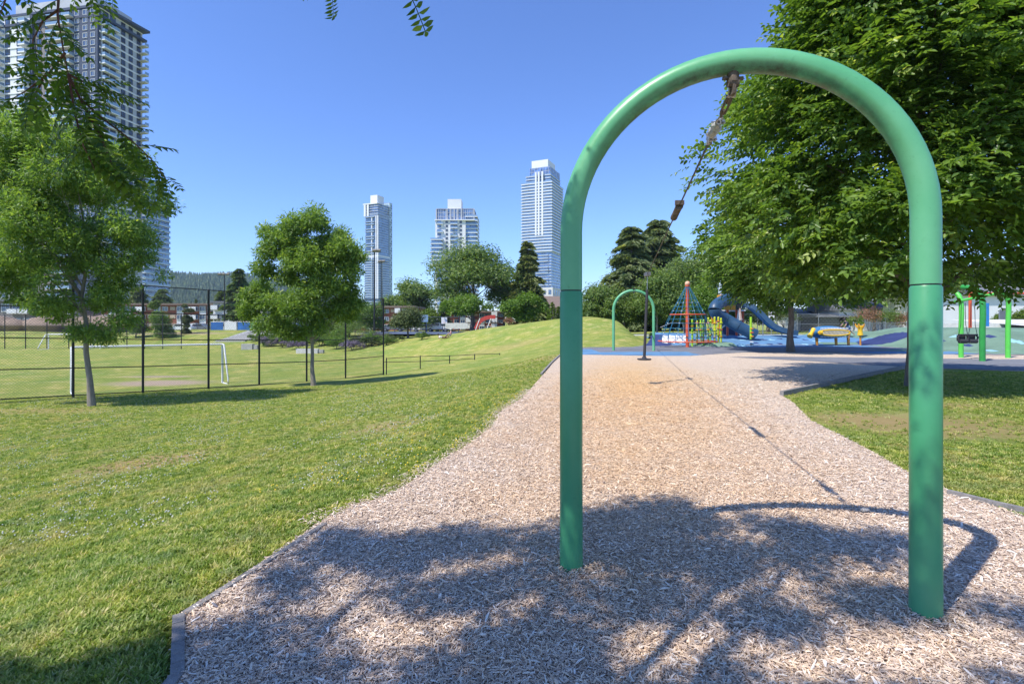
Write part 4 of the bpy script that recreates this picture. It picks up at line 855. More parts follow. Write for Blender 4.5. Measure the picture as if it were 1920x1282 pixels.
for i, (x, y0, y1) in enumerate(((1036, 604, 566), (1048, 603, 574), (1030, 606, 578), (1058, 602, 578), (1070, 600, 580))):
    conifer('thuja_shrub', ('left', 'second', 'shortest', 'fourth', 'right')[i]+' of the small pointed hedge conifers on the mound crest', x, y0, 66+i, y1, 17, LEAF['hedge'], 1300, 50+i, 'hedge conifers on the mound crest', .15, expo=.6)
G2 = 'trees behind the playground'
round_tree('broadleaf_tree', 'rounded green tree just right of the left arch post', 1128, 604, 62, 527, 78, LEAF['broad'], 7500, .3, 26, 41, .2, 600, G2)
round_tree('pine_tree', 'broad grey green pine mass left of the zip line', 1170, 612, 84, 462, 84, LEAF['pine'], 11000, .42, 34, 42, .3, 590, G2, cr=.26)
round_tree('pine_tree', 'broad dark pine mass behind the net pyramid', 1232, 612, 90, 455, 96, LEAF['pine'], 13000, .42, 36, 43, .3, 585, G2, cr=.26)
conifer('pine_tree', 'tall grey green pine rising left of the zip line', 1184, 612, 82, 424, 128, LEAF['pine'], 30000, 42, G2, .45, expo=.6, bottom_frac=.12)
conifer('pine_tree', 'tallest dark pine behind the net pyramid', 1236, 612, 88, 412, 150, LEAF['pine'], 34000, 43, G2, .45, expo=.55, bottom_frac=.12)
round_tree('pine_tree', 'dark blue green pine behind the net pyramid top', 1285, 612, 78, 468, 96, LEAF['conifer'], 9000, .42, 30, 44, .3, 575, G2)
round_tree('broadleaf_tree', 'low round green tree with thin pale trunk behind the far arch', 1232, 626, 57, 504, 104, LEAF['broad'], 9500, .27, 32, 45, .12, 600, G2, bark=BARK2)
round_tree('broadleaf_tree', 'leafy tree to the left behind the blue tube slide', 1350, 622, 62, 420, 130, LEAF['broad'], 12000, .32, 40, 46, .25, 600, G2, cr=.25)
round_tree('broadleaf_tree', 'yellow green tree just left of the slide tower', 1322, 620, 50, 530, 66, LEAF['bright'], 5500, .24, 20, 47, .12, 608, G2)
round_tree('broadleaf_tree', 'dark undergrowth tree between mound and net pyramid', 1170, 612, 60, 548, 90, LEAF['broad'], 6000, .28, 24, 48, .15, 606, G2)
round_tree('broadleaf_tree', 'dense tree low behind the net pyramid', 1285, 620, 55, 540, 76, LEAF['broad'], 6000, .27, 22, 49, .15, 612, G2)
for i, (x, yt, w_, Y, k_, lb) in enumerate(((1440, 455, 150, 72, 'broad', 'grey green tree behind the open slide'), (1530, 470, 150, 75, 'broad', 'broad tree behind the dark shed'), (1640, 480, 130, 70, 'broad', 'tree with dark trunk behind the amber flower post'), (1760, 490, 130, 66, 'broad', 'shaded tree behind the right arch post'), (1860, 478, 150, 70, 'olive', 'pale green tree at the right edge above the swing bar'), (1960, 470, 150, 68, 'broad', 'tree cut by the right edge of the frame'))):
    round_tree('broadleaf_tree', lb, x, 615, Y, yt, w_, LEAF[k_], 6500, .36, 24, 60+i, .22, 578, G2, z=0, bark=BARK)
for i, (x, yt, w_) in enumerate(((1872, 575, 26), (1890, 576, 24), (1908, 572, 26), (1928, 574, 26))):
    round_tree('hedge_shrub', ('left', 'second', 'third', 'right')[i]+' bright yellow green hedge bush at the right edge', x, 622, 46, yt, w_, LEAF['hedge'], 2000, .14, 9, 70+i, .06, 621, 'bright hedge bushes at the right', cat='hedge', z=.6)
G3 = 'trees beyond the sports field'
conifer('fir_tree', 'dark broad fir right of the far light mast', 448, 622, 118, 503, 70, LEAF['conifer'], 15000, 80, G3, .45, expo=.7)
conifer('fir_tree', 'dark fir behind the light mast left side', 418, 622, 124, 545, 76, LEAF['conifer'], 12000, 81, G3, .4, expo=.7)
conifer('fir_tree', 'broad cedar above the white and brick flats', 258, 610, 150, 538, 66, LEAF['pine'], 5000, 82, G3, .5, expo=.5)
conifer('fir_tree', 'cedar just left of the tall fence post', 305, 610, 150, 541, 60, LEAF['conifer'], 5000, 83, G3, .5, expo=.5)
conifer('fir_tree', 'slim fir top above the brick flats roof', 368, 615, 140, 560, 20, LEAF['conifer'], 1600, 84, G3, .3)
for i, (x, yb, yt, w_, Y, k_, lb) in enumerate(((307, 646, 572, 44, 84, 'bright', 'young rounded green tree behind the goal, right of the tall post'), (255, 646, 575, 32, 84, 'bright', 'young pale tree half hidden by the leaning ash'), (351, 640, 558, 20, 88, 'olive', 'slim upright young tree right of the rounded one'), (291, 630, 560, 20, 96, 'hedge', 'small yellow green tree in front of the brick flats'), (700, 640, 560, 50, 84, 'bright', 'green tree seen between the ash and the fence end'), (655, 640, 560, 60, 80, 'broad', 'green tree just right of the ash trunk'), (618, 640, 575, 50, 82, 'bright', 'light green tree behind the ash trunk'), (520, 640, 580, 46, 86, 'broad', 'green tree partly hidden behind the smaller ash'))):
    round_tree('young_tree', lb, x, yb, Y, yt, w_, LEAF[k_], 3600, .28, 16, 90+i, .1, yb-9, G3, asp=.8)
for i, (x, yt, w_, lb) in enumerate(((1108, 560, 60, 'left dark bush closing the gap under the trees on the mound'), (1160, 562, 66, 'second dark bush under the trees behind the far arch'), (1210, 566, 60, 'dark bush right of the far arch under the pines'), (1262, 560, 66, 'dark bush behind the rope pyramid'), (1312, 556, 60, 'dark bush left of the tube slide'), (1362, 560, 66, 'dark bush behind the play tower'), (1420, 566, 66, 'dark bush behind the open slide'))):
    round_tree('undergrowth_bush', lb, x, 622, 60+i, yt, w_, LEAF['broad'], 4000, .27, 18, 170+i, .06, 618, 'dark bushes under the trees', cat='bush', z=0 if x > 1200 else None)
for i in range(26):
    SHX = random.uniform(470, 735); SHY = 650-6*random.random() if SHX < 640 else 650-9*random.random()
    BANK.append((SHX, SHY, random.uniform(22, 40), random.uniform(6, 11), random.choice(('bright', 'broad', 'olive', 'bright', 'purple'))))
# planting on the bank
def shrub(label, px, py, pw, ph, mat, n=900, L=.2, seed=1, Y=None, group='shrubs planted on the bank'):
    b_ = ground_at(px, py, 20) if Y is None else P(px, py, Y); wd = pw/960*b_.y*1.6; h = ph/960*b_.y*2.1; n = int(n*1.6)
    t = thing('shrub', label, 'shrub', b_, group=group); cs = ell_clumps(9, (0, 0, h*.45), wd*.38, wd*.25, h*.35, max(.25, h*.35), seed, -.4)
    mb = MB()
    for c in cs[:5]: mb.tube([(0, 0, -.1), (c[0]*.5, c[1]*.5, c[2]*.6), c[:3]], [.03, .02, .01], 4)
    mb.build('stem', BARK, t); crown_mesh('foliage', t, mat, cs, n, L, .45)
for i, (x, y, w_, h, k_, lb) in enumerate(((505, 650, 26, 9, 'purple', 'left patch of mauve lavender on the bank'), (530, 652, 26, 9, 'purple', 'mauve lavender patch right of the first'), (557, 655, 30, 9, 'purple', 'mauve lavender behind the concrete block'), (545, 644, 30, 10, 'bright', 'bright green ground shrub above the lavender'), (600, 650, 36, 11, 'bright', 'bright green shrub right of the concrete block'), (630, 655, 34, 10, 'bright', 'green shrub in the middle of the bank'), (575, 642, 30, 10, 'broad', 'low dark green shrub on the bank top'), (665, 640, 46, 22, 'broad', 'large dark shrub below the light mast'), (640, 640, 26, 12, 'bright', 'light shrub beside the dark one'), (660, 657, 34, 10, 'purple', 'right hand mauve lavender patch'), (685, 652, 36, 11, 'olive', 'brownish green shrub right of the lavender'), (715, 645, 36, 9, 'olive', 'low brownish shrub behind the fence end'), (740, 641, 34, 8, 'olive', 'low olive shrub beside the shrub tree'), (480, 640, 30, 7, 'broad', 'low shrub above the concrete bench'), (790, 637, 30, 7, 'broad', 'low green shrub right of the shrub tree'), (612, 638, 40, 9, 'broad', 'green shrub under the ash crown'))):
    shrub(lb, x, y, w_, h, LEAF[k_], 1300, .17, 100+i)
shrub('red leaved bush on the mound crest right of the red play frame', 955, 611, 12, 8, LEAF['red'], 500, .2, 130, Y=70)
ORDS = ['leftmost', 'second', 'third', 'fourth', 'fifth', 'sixth', 'seventh', 'eighth', 'ninth', 'tenth', 'eleventh', 'twelfth', 'thirteenth', 'fourteenth', 'fifteenth']; cnt = {}
for i, (x, y, w_, h, k_) in enumerate(sorted(BANK)):
    c_ = cnt[k_] = cnt.get(k_, 0)+1; nm = {'bright': 'leafy green', 'broad': 'dark green', 'olive': 'dry olive', 'purple': 'pale mauve'}[k_]
    shrub(ORDS[c_-1]+' from the left of the small '+nm+' shrubs on the bank', x, y, w_, h, LEAF[k_], 900, .17, 200+i, None, 'mixed low planting on the bank')
for i, (x, y, w_, h, k_, lb) in enumerate(((1660, 622, 34, 22, 'broad', 'flowering bush left of the orange pole'), (1690, 622, 34, 18, 'red', 'pinkish bush behind the orange pole'), (1630, 622, 30, 24, 'red', 'pink flowering bush behind the amber flower post'), (1600, 622, 26, 14, 'broad', 'green bush behind the shell climber'), (1470, 614, 40, 20, 'olive', 'scrubby bush behind the chain link fence'), (1440, 614, 40, 26, 'olive', 'brown green bush behind the white sign'))):
    shrub(lb, x, y, w_, h, LEAF[k_], 1300, .16, 140+i, Y=58, group='bushes behind the playground')
# ---------------------------------------------------------------- towers and buildings
def V2(x, y): return Vector((x, y))
def off(poly, d):
    n = len(poly); c = sum(poly, Vector((0, 0)))/n; out = []
    for i in range(n):
        a, b, e = poly[i-1], poly[i], poly[(i+1) % n]; n1 = V2((b-a).y, -(b-a).x).normalized(); n2 = V2((e-b).y, -(e-b).x).normalized()
        if n1.dot(b-c) < 0: n1 = -n1
        if n2.dot(b-c) < 0: n2 = -n2
        out.append(b+(n1+n2)*d/(1+n1.dot(n2)))
    return out
def prism(mb, poly, z0, z1):
    n = len(poly); area = sum(poly[i].x*poly[(i+1) % n].y-poly[(i+1) % n].x*poly[i].y for i in range(n))
    if area < 0: poly = poly[::-1]
    mb.add([(p.x, p.y, z0) for p in poly]+[(p.x, p.y, z1) for p in poly], [tuple(range(n))[::-1], tuple(range(n, 2*n))]+[(i, (i+1) % n, (i+1) % n+n, i+n) for i in range(n)])
def repeat_floor(mb, name, mats, T, zs):
    o = mb.build(name, mats, T)
    for k, z in enumerate(zs):
        if k: o = o.copy(); COL.objects.link(o)
        o.location = (0, 0, z)
def block(T, poly, z0, z1, fh, gm, ext=.25, sm=WWALL, th=.3, mull=None, mm=LGREY, core='glass_wall', rail=None):
    mb = MB(); prism(mb, poly, z0, z1); mb.build(core, gm, T)
    n = int(round((z1-z0)/fh)); mb = MB(); prism(mb, off(poly, ext), -th/2, th/2); ms = [sm]
    if rail: mb.cur = 1; prism(mb, off(poly, ext-.05), th/2, th/2+1.0); ms = [sm, rail]
    repeat_floor(mb, 'floor_slab', ms, T, [z0+fh*i for i in range(n+1)])
    if mull:
        mb = MB()
        for i in range(len(poly)):
            a, b = poly[i], poly[(i+1) % len(poly)]; L = (b-a).length; u = (b-a)/L
            for k in range(int(L/mull)+1):
                p = a+u*(k*L/max(1, int(L/mull))); mb.box((p.x, p.y, (z0+z1)/2), (.18, .18, z1-z0), rz=math.atan2(u.y, u.x))
        tag(mb.build('mullion', mm, T), kind='stuff')
def outn(a, b, c):
    u = (b-a).normalized(); n = V2(u.y, -u.x)
    return n if n.dot((a+b)/2-c) > 0 else -n
def wins(T, a, b, z0, z1, fh, cols, w_, h_, mat, c, name='window', frame=None, fr=.12, skip=None, parts=False, zoff=.55):
    u = (b-a); L = u.length; u.normalize(); n = outn(a, b, c); ang = math.atan2(u.y, u.x); nf = int(round((z1-z0)/fh)); mb = MB(); mf = MB(); first = None
    for i in range(nf):
        for j in range(cols) if isinstance(cols, int) else cols:
            f = (j+.5)/cols if isinstance(cols, int) else j
            if skip and skip(i, f): continue
            p = a+u*L*f; z = z0+fh*(i+zoff)
            if parts:
                wd = link('window', bpy.data.meshes[parts], T); wd.location = (p.x, p.y, z); wd.rotation_euler = (0, 0, ang if n.dot(V2(u.y, -u.x)) > 0 else ang+math.pi); continue
            mb.box((p.x+n.x*.03, p.y+n.y*.03, z), (w_, .16, h_), rz=ang)
            if frame:
                for s_ in (-1, 1):
                    mf.box((p.x+u.x*s_*w_/2+n.x*.08, p.y+u.y*s_*w_/2+n.y*.08, z), (fr, .2, h_+fr), rz=ang); mf.box((p.x+n.x*.08, p.y+n.y*.08, z+s_*h_/2), (w_, .21, fr), rz=ang)
                mf.box((p.x+n.x*.08, p.y+n.y*.08, z), (fr*.6, .18, h_), rz=ang)
    if mb.v: tag(mb.build(name, mat, T), kind='stuff')
    if mf.v: tag(mf.build('window_frame', frame, T), kind='stuff')
def piers(T, a, b, fs, z0, z1, w_, d, mat, c, name='pier'):
    u = (b-a); L = u.length; u.normalize(); n = outn(a, b, c)
    for f in fs:
        p = a+u*L*f+n*d*.5; mb = MB(); mb.box((p.x, p.y, (z0+z1)/2), (w_, d, z1-z0), rz=math.atan2(u.y, u.x)); mb.build(name, mat, T)
def balc(T, a, b, f0, f1, z0, z1, fh, d, sm, rm, c, skip=0, th=.3):
    u = (b-a); L = u.length; u.normalize(); n = outn(a, b, c); p = a+u*L*(f0+f1)/2+n*d/2; wd = L*(f1-f0); ang = math.atan2(u.y, u.x); mb = MB()
    mb.box((p.x, p.y, 0), (wd, d, th), rz=ang); mb.cur = 1; q = p+n*(d/2-.04); mb.box((q.x, q.y, th/2+.5), (wd-.02, .06, 1.0), rz=ang)
    for s_ in (-1, 1): q = p+u*s_*(wd/2-.04); mb.box((q.x, q.y, th/2+.5), (.06, d-.1, 1.0), rz=ang)
    repeat_floor(mb, 'balcony', [sm, rm], T, [z0+fh*i for i in range(int(round((z1-z0)/fh))) if not skip or i % skip])
def corner_poly(xl, xc, xr, Yc, wl, wr, ang):
    """corner pixel xc at depth Yc; left face width wl turned by ang (deg) away, right face wr"""
    C = V2((xc-960)/960*Yc, Yc); a = math.radians(ang); ul = V2(-math.cos(a), math.sin(a)); ur = V2(math.sin(a), math.cos(a))
    return [C, C+ur*wr, C+ur*wr+ul*wl, C+ul*wl]
def zt(py, Y): return 1.6-(py-602)/960*Y
def tower(name, label, Y, px):
    return thing(name, label, 'tower', ((px-960)/960*Y, Y, 0), group='apartment towers')
# -- tower with white box on top, left of centre
Y = 605; T = tower('apartment_tower', 'slim left hand glass tower with a white box on its roof', Y, 709); bx = T.location
def relp(poly): return [p-V2(bx.x, bx.y) for p in poly]
p = relp(corner_poly(0, 709, 0, Y, 19, 22, 22)); c = sum(p, V2(0, 0))/4
block(T, p, zt(575, Y), zt(480, Y), 2.9, GLASS, .9, WWALL, .3, 3, rail=GLASSR)
pm = off(p, -.6); block(T, pm, zt(480, Y), zt(404, Y), 2.9, GLASS, .5, LGREY, .3, 2.4, rail=GLASSR)
mb = MB(); prism(mb, off(p, .8), zt(480, Y)-1.6, zt(480, Y)+2.0); mb.build('transfer_band', WWALL, T)
block(T, off(p, -.8), zt(404, Y), zt(381, Y), 2.9, GLASS, .9, WWALL, .35, 2.4)
mb = MB(); prism(mb, [q+V2(-1.6, 0) for q in off(p, .6)], zt(382, Y), zt(380, Y)); mb.build('roof_slab', WWALL, T)
piers(T, p[0], p[3], [.0, .13, .45], zt(560, Y), zt(404, Y), 1.3, 1.0, WWALL, c); piers(T, p[0], p[1], [.26, .30], zt(565, Y), zt(492, Y), .8, 1.4, WWALL, c)
piers(T, p[0], p[3], [.75, .98], zt(404, Y), zt(381, Y), 2.5, 1.0, WWALL, c); balc(T, p[0], p[1], .1, .95, zt(575, Y), zt(485, Y), 2.9, 2.0, WWALL, GLASSR, c); balc(T, p[0], p[3], .35, 1.0, zt(575, Y), zt(485, Y), 2.9, 2.2, WWALL, GLASSR, c)
balc(T, p[0], p[3], .25, .95, zt(480, Y), zt(404, Y), 2.9, 1.6, LGREY, GLASSR, c, 3)
e = [p[1]+(p[1]-p[0]).normalized()*.5, p[1]+(p[1]-p[0]).normalized()*6, p[2]+(p[1]-p[0]).normalized()*6, p[2]]; block(T, e, zt(575, Y), zt(373, Y), 2.9, M('pale_teal_panel', (.42, .56, .62), .4, vs=.2), .06, LGREY, .25, 3, core='side_wall'); wins(T, e[0], e[1], zt(560, Y), zt(376, Y), 2.9, 2, 1.2, 1.8, DGLASS, c, skip=lambda i, f: (i*7+int(f*3)) % 3 == 0)
q = off(p, -4.5); mb = MB(); prism(mb, q, zt(381, Y), zt(363, Y)); mb.build('roof_box', WWALL, T)
# -- white gridded tower
Y = 366; T = tower('apartment_tower', 'middle white walled tower with square windows and a white roof box', Y, 855); bx = T.location
Xp = lambda px: (px-960)/960*Y-bx.x
def rect(x0, x1, y0, y1): return [V2(Xp(x0), y0), V2(Xp(x1), y0), V2(Xp(x1), y1), V2(Xp(x0), y1)]
main = rect(816, 873, 0, 22); c = sum(main, V2(0, 0))/4
mb = MB(); prism(mb, main, zt(600, Y), zt(413, Y)); mb.build('white_wall', WWALL, T)
nfl = int((zt(413, Y)-zt(600, Y))/2.9); z00 = zt(413, Y)-nfl*2.9
wins(T, main[0], main[1], z00, z00+nfl*2.9, 2.9, [.38, .84], 1.7, 1.7, DGLASS, c, frame=LGREY); wins(T, main[0], main[1], z00, z00+nfl*2.9, 2.9, [.13, .56, .67], 2.9, 1.9, GLASS, c, frame=WWALL)
balc(T, main[0], main[1], .06, .26, z00, z00+nfl*2.9, 2.9, 1.5, WWALL, GLASSR, c, 2); balc(T, main[0], main[1], .50, .74, z00, z00+nfl*2.9, 2.9, 1.5, WWALL, GLASSR, c, 3)
rb = rect(873.5, 893, 2, 24); block(T, rb, z00, zt(408, Y), 2.9, GLASS, .8, WWALL, .5, 2.5, rail=GLASSR)
lb = rect(811, 829, -3.5, 14); block(T, lb, z00+2.9*int((zt(490, Y)-z00)/2.9), z00+2.9*round((zt(449, Y)-z00)/2.9), 2.9, GLASS, .9, WWALL, .5, 2.5, rail=GLASSR)
tp_ = rect(817.5, 889, 2, 20); block(T, tp_, zt(412.5, Y), zt(392, Y), 2.8, GLASS, .1, LGREY, .3, 1.6, mm=WWALL); piers(T, tp_[0], tp_[1], [0, .28, .37, .47, .56, .66, .99], zt(412, Y), zt(391, Y), 1.0, .5, LGREY, c)
mb = MB(); prism(mb, rect(838, 864, 4, 15), zt(391, Y), zt(371, Y)); mb.build('roof_box', WWALL, T)
mb = MB(); prism(mb, rect(815, 890, -1.2, 21), zt(413, Y)-.3, zt(412, Y)); mb.build('terrace_slab', WWALL, T)
# -- tall banded tower
Y = 488; T = tower('apartment_tower', 'tall right hand tower with long white balcony bands', Y, 1034); bx = T.location
p = relp(corner_poly(0, 1034, 0, Y, 30, 32, 24)); c = sum(p, V2(0, 0))/4; n0 = 2.85
za, zb = zt(470, Y), zt(343, Y); nf = round((zb-za)/n0)
block(T, p, za, za+nf*n0, n0, GLASS, 1.1, WWALL, .75, 2.6, rail=GLASSR)
q = off(p, -.8); ul = (p[3]-p[0]).normalized(); q2 = [q[0], q[1], q[2]-ul*6, q[3]-ul*6]; block(T, q2, zt(540, Y), za-.5, n0, GLASSB, .5, WWALL, .4, 2.4, rail=GLASSR); balc(T, p[0], p[3], .1, .5, zt(540, Y), za-2, n0, 1.2, WWALL, GLASSR, c, 4); balc(T, p[0], p[3], .62, .78, zt(540, Y), za-2, n0, 1.5, WWALL, GLASSR, c)
piers(T, p[0], p[3], [.30, .42, .52], zt(440, Y), zt(320, Y), 1.6, 1.25, WWALL, c); wins(T, p[0], p[3], zt(440, Y), zt(345, Y), n0, [.36, .47], 1.4, 1.5, DGLASS, c)
t1 = off(p, -2.0); t2 = [t1[0], t1[1], t1[2]-ul*1.5, t1[3]-ul*1.5]; block(T, t2, zb, zt(325, Y), n0, GLASS, .7, WWALL, .45, 2.4, rail=GLASSR)
t3 = [t1[0], t1[1], t1[2]-ul*5, t1[3]-ul*5]; block(T, t3, zt(325, Y), zt(310, Y), 3.6, GLASSB, .1, LGREY, .3, 1.6, mm=WWALL)
t4 = off(p, -5.5); mb = MB(); prism(mb, [t4[0], t4[1], t4[2]-ul*2, t4[3]-ul*2], zt(311, Y), zt(294, Y)); mb.build('roof_box', WWALL, T)
pd = off(p, 2); mb = MB(); prism(mb, pd, zt(560, Y), zt(539, Y)); mb.build('podium', CONCW, T); wins(T, pd[0], pd[3], zt(556, Y), zt(541, Y), 7.6, 6, 3, 4.5, GLASS, c); wins(T, pd[0], pd[1], zt(556, Y), zt(541, Y), 7.6, 5, 3, 4.5, GLASS, c)
pd = off(p, 5); mb = MB(); prism(mb, pd, -1, zt(560, Y)-.1); mb.build('podium', M('dark_brick', (.16, .11, .10), .8), T); wins(T, pd[0], pd[3], 2, zt(562, Y), 9, 7, 2.2, 6, DGLASS, c, frame=WWALL)
# -- near tower at the upper left
Y = 190; C = V2(-153.8, 190); T = thing('apartment_tower', 'huge white and charcoal apartment tower at the top left behind the hanging leaves', 'tower', (C.x, C.y, 0), group='apartment towers')
ur = V2(3.2, 18).normalized(); ul = V2(-ur.y, ur.x); Lr, Ll = 18.3, 50.0; fh = 2.9; zr = 118.0; nf = 40; z0 = zr-nf*fh
def face(s0, s1): return -1
def lq(s0, s1, d0=0, d1=Lr): return [ul*s0+ur*d0, ul*s0+ur*d1, ul*s1+ur*d1, ul*s1+ur*d0]
cc = ul*25+ur*9
# widths along the front face by photo columns
def s_of(px):
    k = (px-960)/960; # C + ul*s : X/Y = k
    return (k*C.y-C.x)/(ul.x-k*ul.y)
s1, s2, s3, s4 = s_of(135), s_of(97), s_of(62), s_of(0)
def wallseg(s0, sB, d, mat, name='wall', zz0=z0-4, zz1=zr):
    mb = MB(); prism(mb, lq(s0, sB, d), zz0, zz1); mb.build(name, mat, T)
wallseg(0, s1, 0, DWALL, 'charcoal_wall'); wallseg(s1+.01, s2, 1.8, DWALL, 'recess_wall'); wallseg(s2+.01, s3, .5, GREYW, 'grey_wall'); wallseg(s3+.01, s3+1.2, -.3, DWALL, 'dark_fin'); wallseg(s3+1.3, s4+12, .2, WWALL, 'white_wall')
def wmesh(name, w_, h_, fm_, gm_):
    mb = MB(); mb.box((0, 0, 0), (w_, .12, h_)); mb.cur = 1
    for s_ in (-1, 1): mb.box((s_*w_/2, -.05, 0), (.10, .22, h_+.10)); mb.box((0, -.05, s_*h_/2), (w_-.10, .21, .10))
    mb.box((w_*.12, -.05, 0), (.09, .18, h_-.14)); o = mb.build(name, [gm_, fm_]); bpy.data.objects.remove(o); return name
wmesh('window_pair', 1.9, 1.8, WWALL, GLASS); wmesh('window_dark', 2.0, 2.0, BLACKM, GLASS)
zf = z0+fh*8
wins(T, V2(0, 0), ul*s1, zf, zr, fh, [.18, .48, .80], 2.3, 1.9, GLASS, cc, parts='window_pair')
wins(T, ul*s2+ur*.5, ul*s3+ur*.5, zf, zr, fh, [.3, .75], 2, 2, GLASS, cc, parts='window_dark')
wins(T, ul*(s3+1.3)+ur*.2, ul*s4+ur*.2, zf, zr, fh, [.38, .76], 2, 2, GLASS, cc, parts='window_dark')
balc(T, ul*s1, ul*s2, -.12, 1.05, z0, zr, fh, 2.0, CONCW, GLASSR, cc, th=.35)
balc(T, ul*s3, ul*s4, .10, .30, z0, zr, fh, 1.9, WWALL, GLASSR, cc, th=.5); balc(T, ul*s3, ul*s4, .86, 1.3, z0, zr, fh, 1.9, WWALL, GLASSR, cc, th=.5)
wins(T, ul*s1+ur*1.8, ul*s2+ur*1.8, z0, zr, fh, 2, 3.0, 2.3, DGLASS, cc)
mb = MB(); prism(mb, lq(s3+1.3, s4, -.05, .2), -.25, .25); repeat_floor(mb, 'floor_band', WWALL, T, [z0+fh*i for i in range(nf+1)])
# receding face
rf0, rf1 = ur*.0, ur*Lr
mb = MB(); prism(mb, [V2(0, 0)+ur*1.2, ur*Lr, ur*Lr-ul*.5, ur*1.2-ul*.5], z0, zr); mb.build('side_wall', LGREY, T)
a_, b__ = ur*.6-ul*.52, ur*Lr-ul*.52
wins(T, a_, b__, zf, zr, fh, [.52, .70, .90], 1.5, 1.9, DGLASS, cc, frame=BLACKM)
mb = MB(); prism(mb, [ur*.3-ul*.5, ur*Lr-ul*.5, ur*Lr-ul*.62, ur*.3-ul*.62], -.28, .28); repeat_floor(mb, 'floor_band', WWALL, T, [z0+fh*i for i in range(nf+1)])
balc(T, a_, b__, .02, .36, z0, zr-fh, fh, 1.6, WWALL, GLASSR, cc, th=.4); wins(T, a_, b__, zf, zr, fh, [.12, .28], 2.2, 2.2, DGLASS, cc)
# far corner balconies that stick out
pb = ur*(Lr)-ul*.5; mb = MB(); prism(mb, [pb, pb-ul*3.1, pb-ul*3.1-ur*1.8, pb-ur*1.8], -.18, .18); mb.cur = 1; prism(mb, [pb-ul*.1, pb-ul*3.0, pb-ul*3.0-ur*.1, pb-ul*.1-ur*.1], .18, 1.2); prism(mb, [pb-ul*3.0, pb-ul*3.06, pb-ul*3.06-ur*1.7, pb-ul*3.0-ur*1.7], .18, 1.2); repeat_floor(mb, 'corner_balcony', [CONCW, GLASSR], T, [z0+fh*i for i in range(8, nf-1)])
for zz, e_ in ((zr-fh*1.15, .9), (zr+.2, 1.6)):
    mb = MB(); prism(mb, [-ul*(.5+e_*.6)-ur*.3, ur*(Lr+.5)-ul*(.5+e_*2.0), ur*(Lr+.5)+ul*50, -ur*.3+ul*50], zz, zz+.9); mb.build('roof_edge', DWALL, T)
mb = MB(); prism(mb, lq(3, 40, 2, 17), zr+1, zr+6); mb.build('roof_box', LGREY, T)
# -- glass tower behind the near one
Y = 260; T = thing('apartment_tower', 'lower pale glass tower just visible right of the near tower above the leaning ash', 'tower', ((262-960)/960*Y, Y, 0), group='apartment towers'); bx = T.location
Xp = lambda px: (px-960)/960*Y-bx.x
block(T, rect(200, 272, 0, 18), 0, zt(352, Y), 2.9, GLASS, .6, WWALL, .35, 2.5, rail=GLASSR); block(T, rect(210, 262, 2, 16), zt(352, Y)+.2, zt(335, Y), 2.9, GLASS, .3, LGREY, .3, 2)
# -- low brick flats --------------------------------------------------------------
def wmesh2(name, w_, h_, gm_, fm_):
    mb = MB(); mb.box((0, 0, 0), (w_, .1, h_)); mb.cur = 1
    for s_ in (-1, 1): mb.box((s_*w_/2, -.04, 0), (.1, .16, h_+.1)); mb.box((0, -.04, s_*h_/2), (w_-.1, .15, .1))
    mb.box((0, -.04, 0), (.07, .12, h_-.1)); o = mb.build(name, [gm_, fm_]); bpy.data.objects.remove(o)
wmesh2('flat_window', 1.9, 1.5, GLASS, WHITE)
bm_panel = None
def flats(label, x0, x1, Y, ptop, bays, floors=3, side='brick', ybase=-.5, depth=12, name='apartment_block'):
    T = thing(name, label, 'building', ((x0+x1-1920)/1920*Y, Y, ybase), group='low buildings beyond the field'); ztop = zt(ptop, Y)-ybase; W = (x1-x0)/960*Y; fh = ztop/floors
    mb = MB(); mb.box((0, depth/2, ztop/2), (W, depth, ztop)); mb.build('wall', {'brick': BRICK, 'grey': GREYW, 'white': WWALL, 'beige': BEIGE}[side], T)
    mb = MB(); mb.box((0, depth/2-.3, ztop+.2), (W+1.2, depth+1.4, .4)); mb.build('roof', ROOFB if side == 'brick' else ROOFG, T)
    n = len(bays)
    for i, b in enumerate(bays):
        x = -W/2+W*(i+.5)/n; bw = W/n
        if b == 'p': mb = MB(); mb.box((x, -.10, ztop/2), (bw*.85, .2, ztop-.4)); mb.build('panel', WWALL, T)
        for f in range(floors):
            z = fh*(f+.55)
            if b in 'wpb':
                o = link('window', bpy.data.meshes['flat_window'], T); o.location = (x, -.07 if b != 'p' else -.26, z); s_ = min(1.2, bw/2.6); o.scale = (s_, 1, min(1.25, fh/2.9))
            if b == 'b': mb = MB(); mb.box((x, -.65, fh*f+.55), (bw*.9, 1.3, .16)); mb.cur = 1; mb.box((x, -1.28, fh*f+1.1), (bw*.9, .06, .9)); mb.build('balcony', [CONCW, WWALL], T)
            if b == 's': mb = MB(); mb.box((x, -.05, fh*(f+.5)+.2), (bw*.7, .12, fh*.42)); mb.build('panel', BEIGE, T)
    return T
flats('brick and white three storey flats behind the leaning ash and young trees', 190, 402, 122, 572, 'wpwpwbspwspwbpw')
flats('pale grey flats behind the dark firs', 400, 470, 120, 568, 'bwbwb', side='white')
flats('white house seen through the left side of the smaller ash', 470, 545, 118, 575, 'wbwwb', side='white')
flats('brown brick flats between the ash tree and the shrub tree', 665, 775, 112, 577, 'wspbwwsbpw')
flats('brick flats with white panels seen under the bright tree', 850, 945, 112, 586, 'wpbspwbw')
flats('grey school building with dark windows at the far left edge', -120, 62, 118, 565, 'wwwwwwwbb', 2, 'grey')
flats('grey brown building behind the leaning ash trunk', 60, 150, 124, 572, 'wwswws', 2, 'grey')
flats('brick building half hidden at the back of the court', 780, 850, 118, 590, 'wswbws')
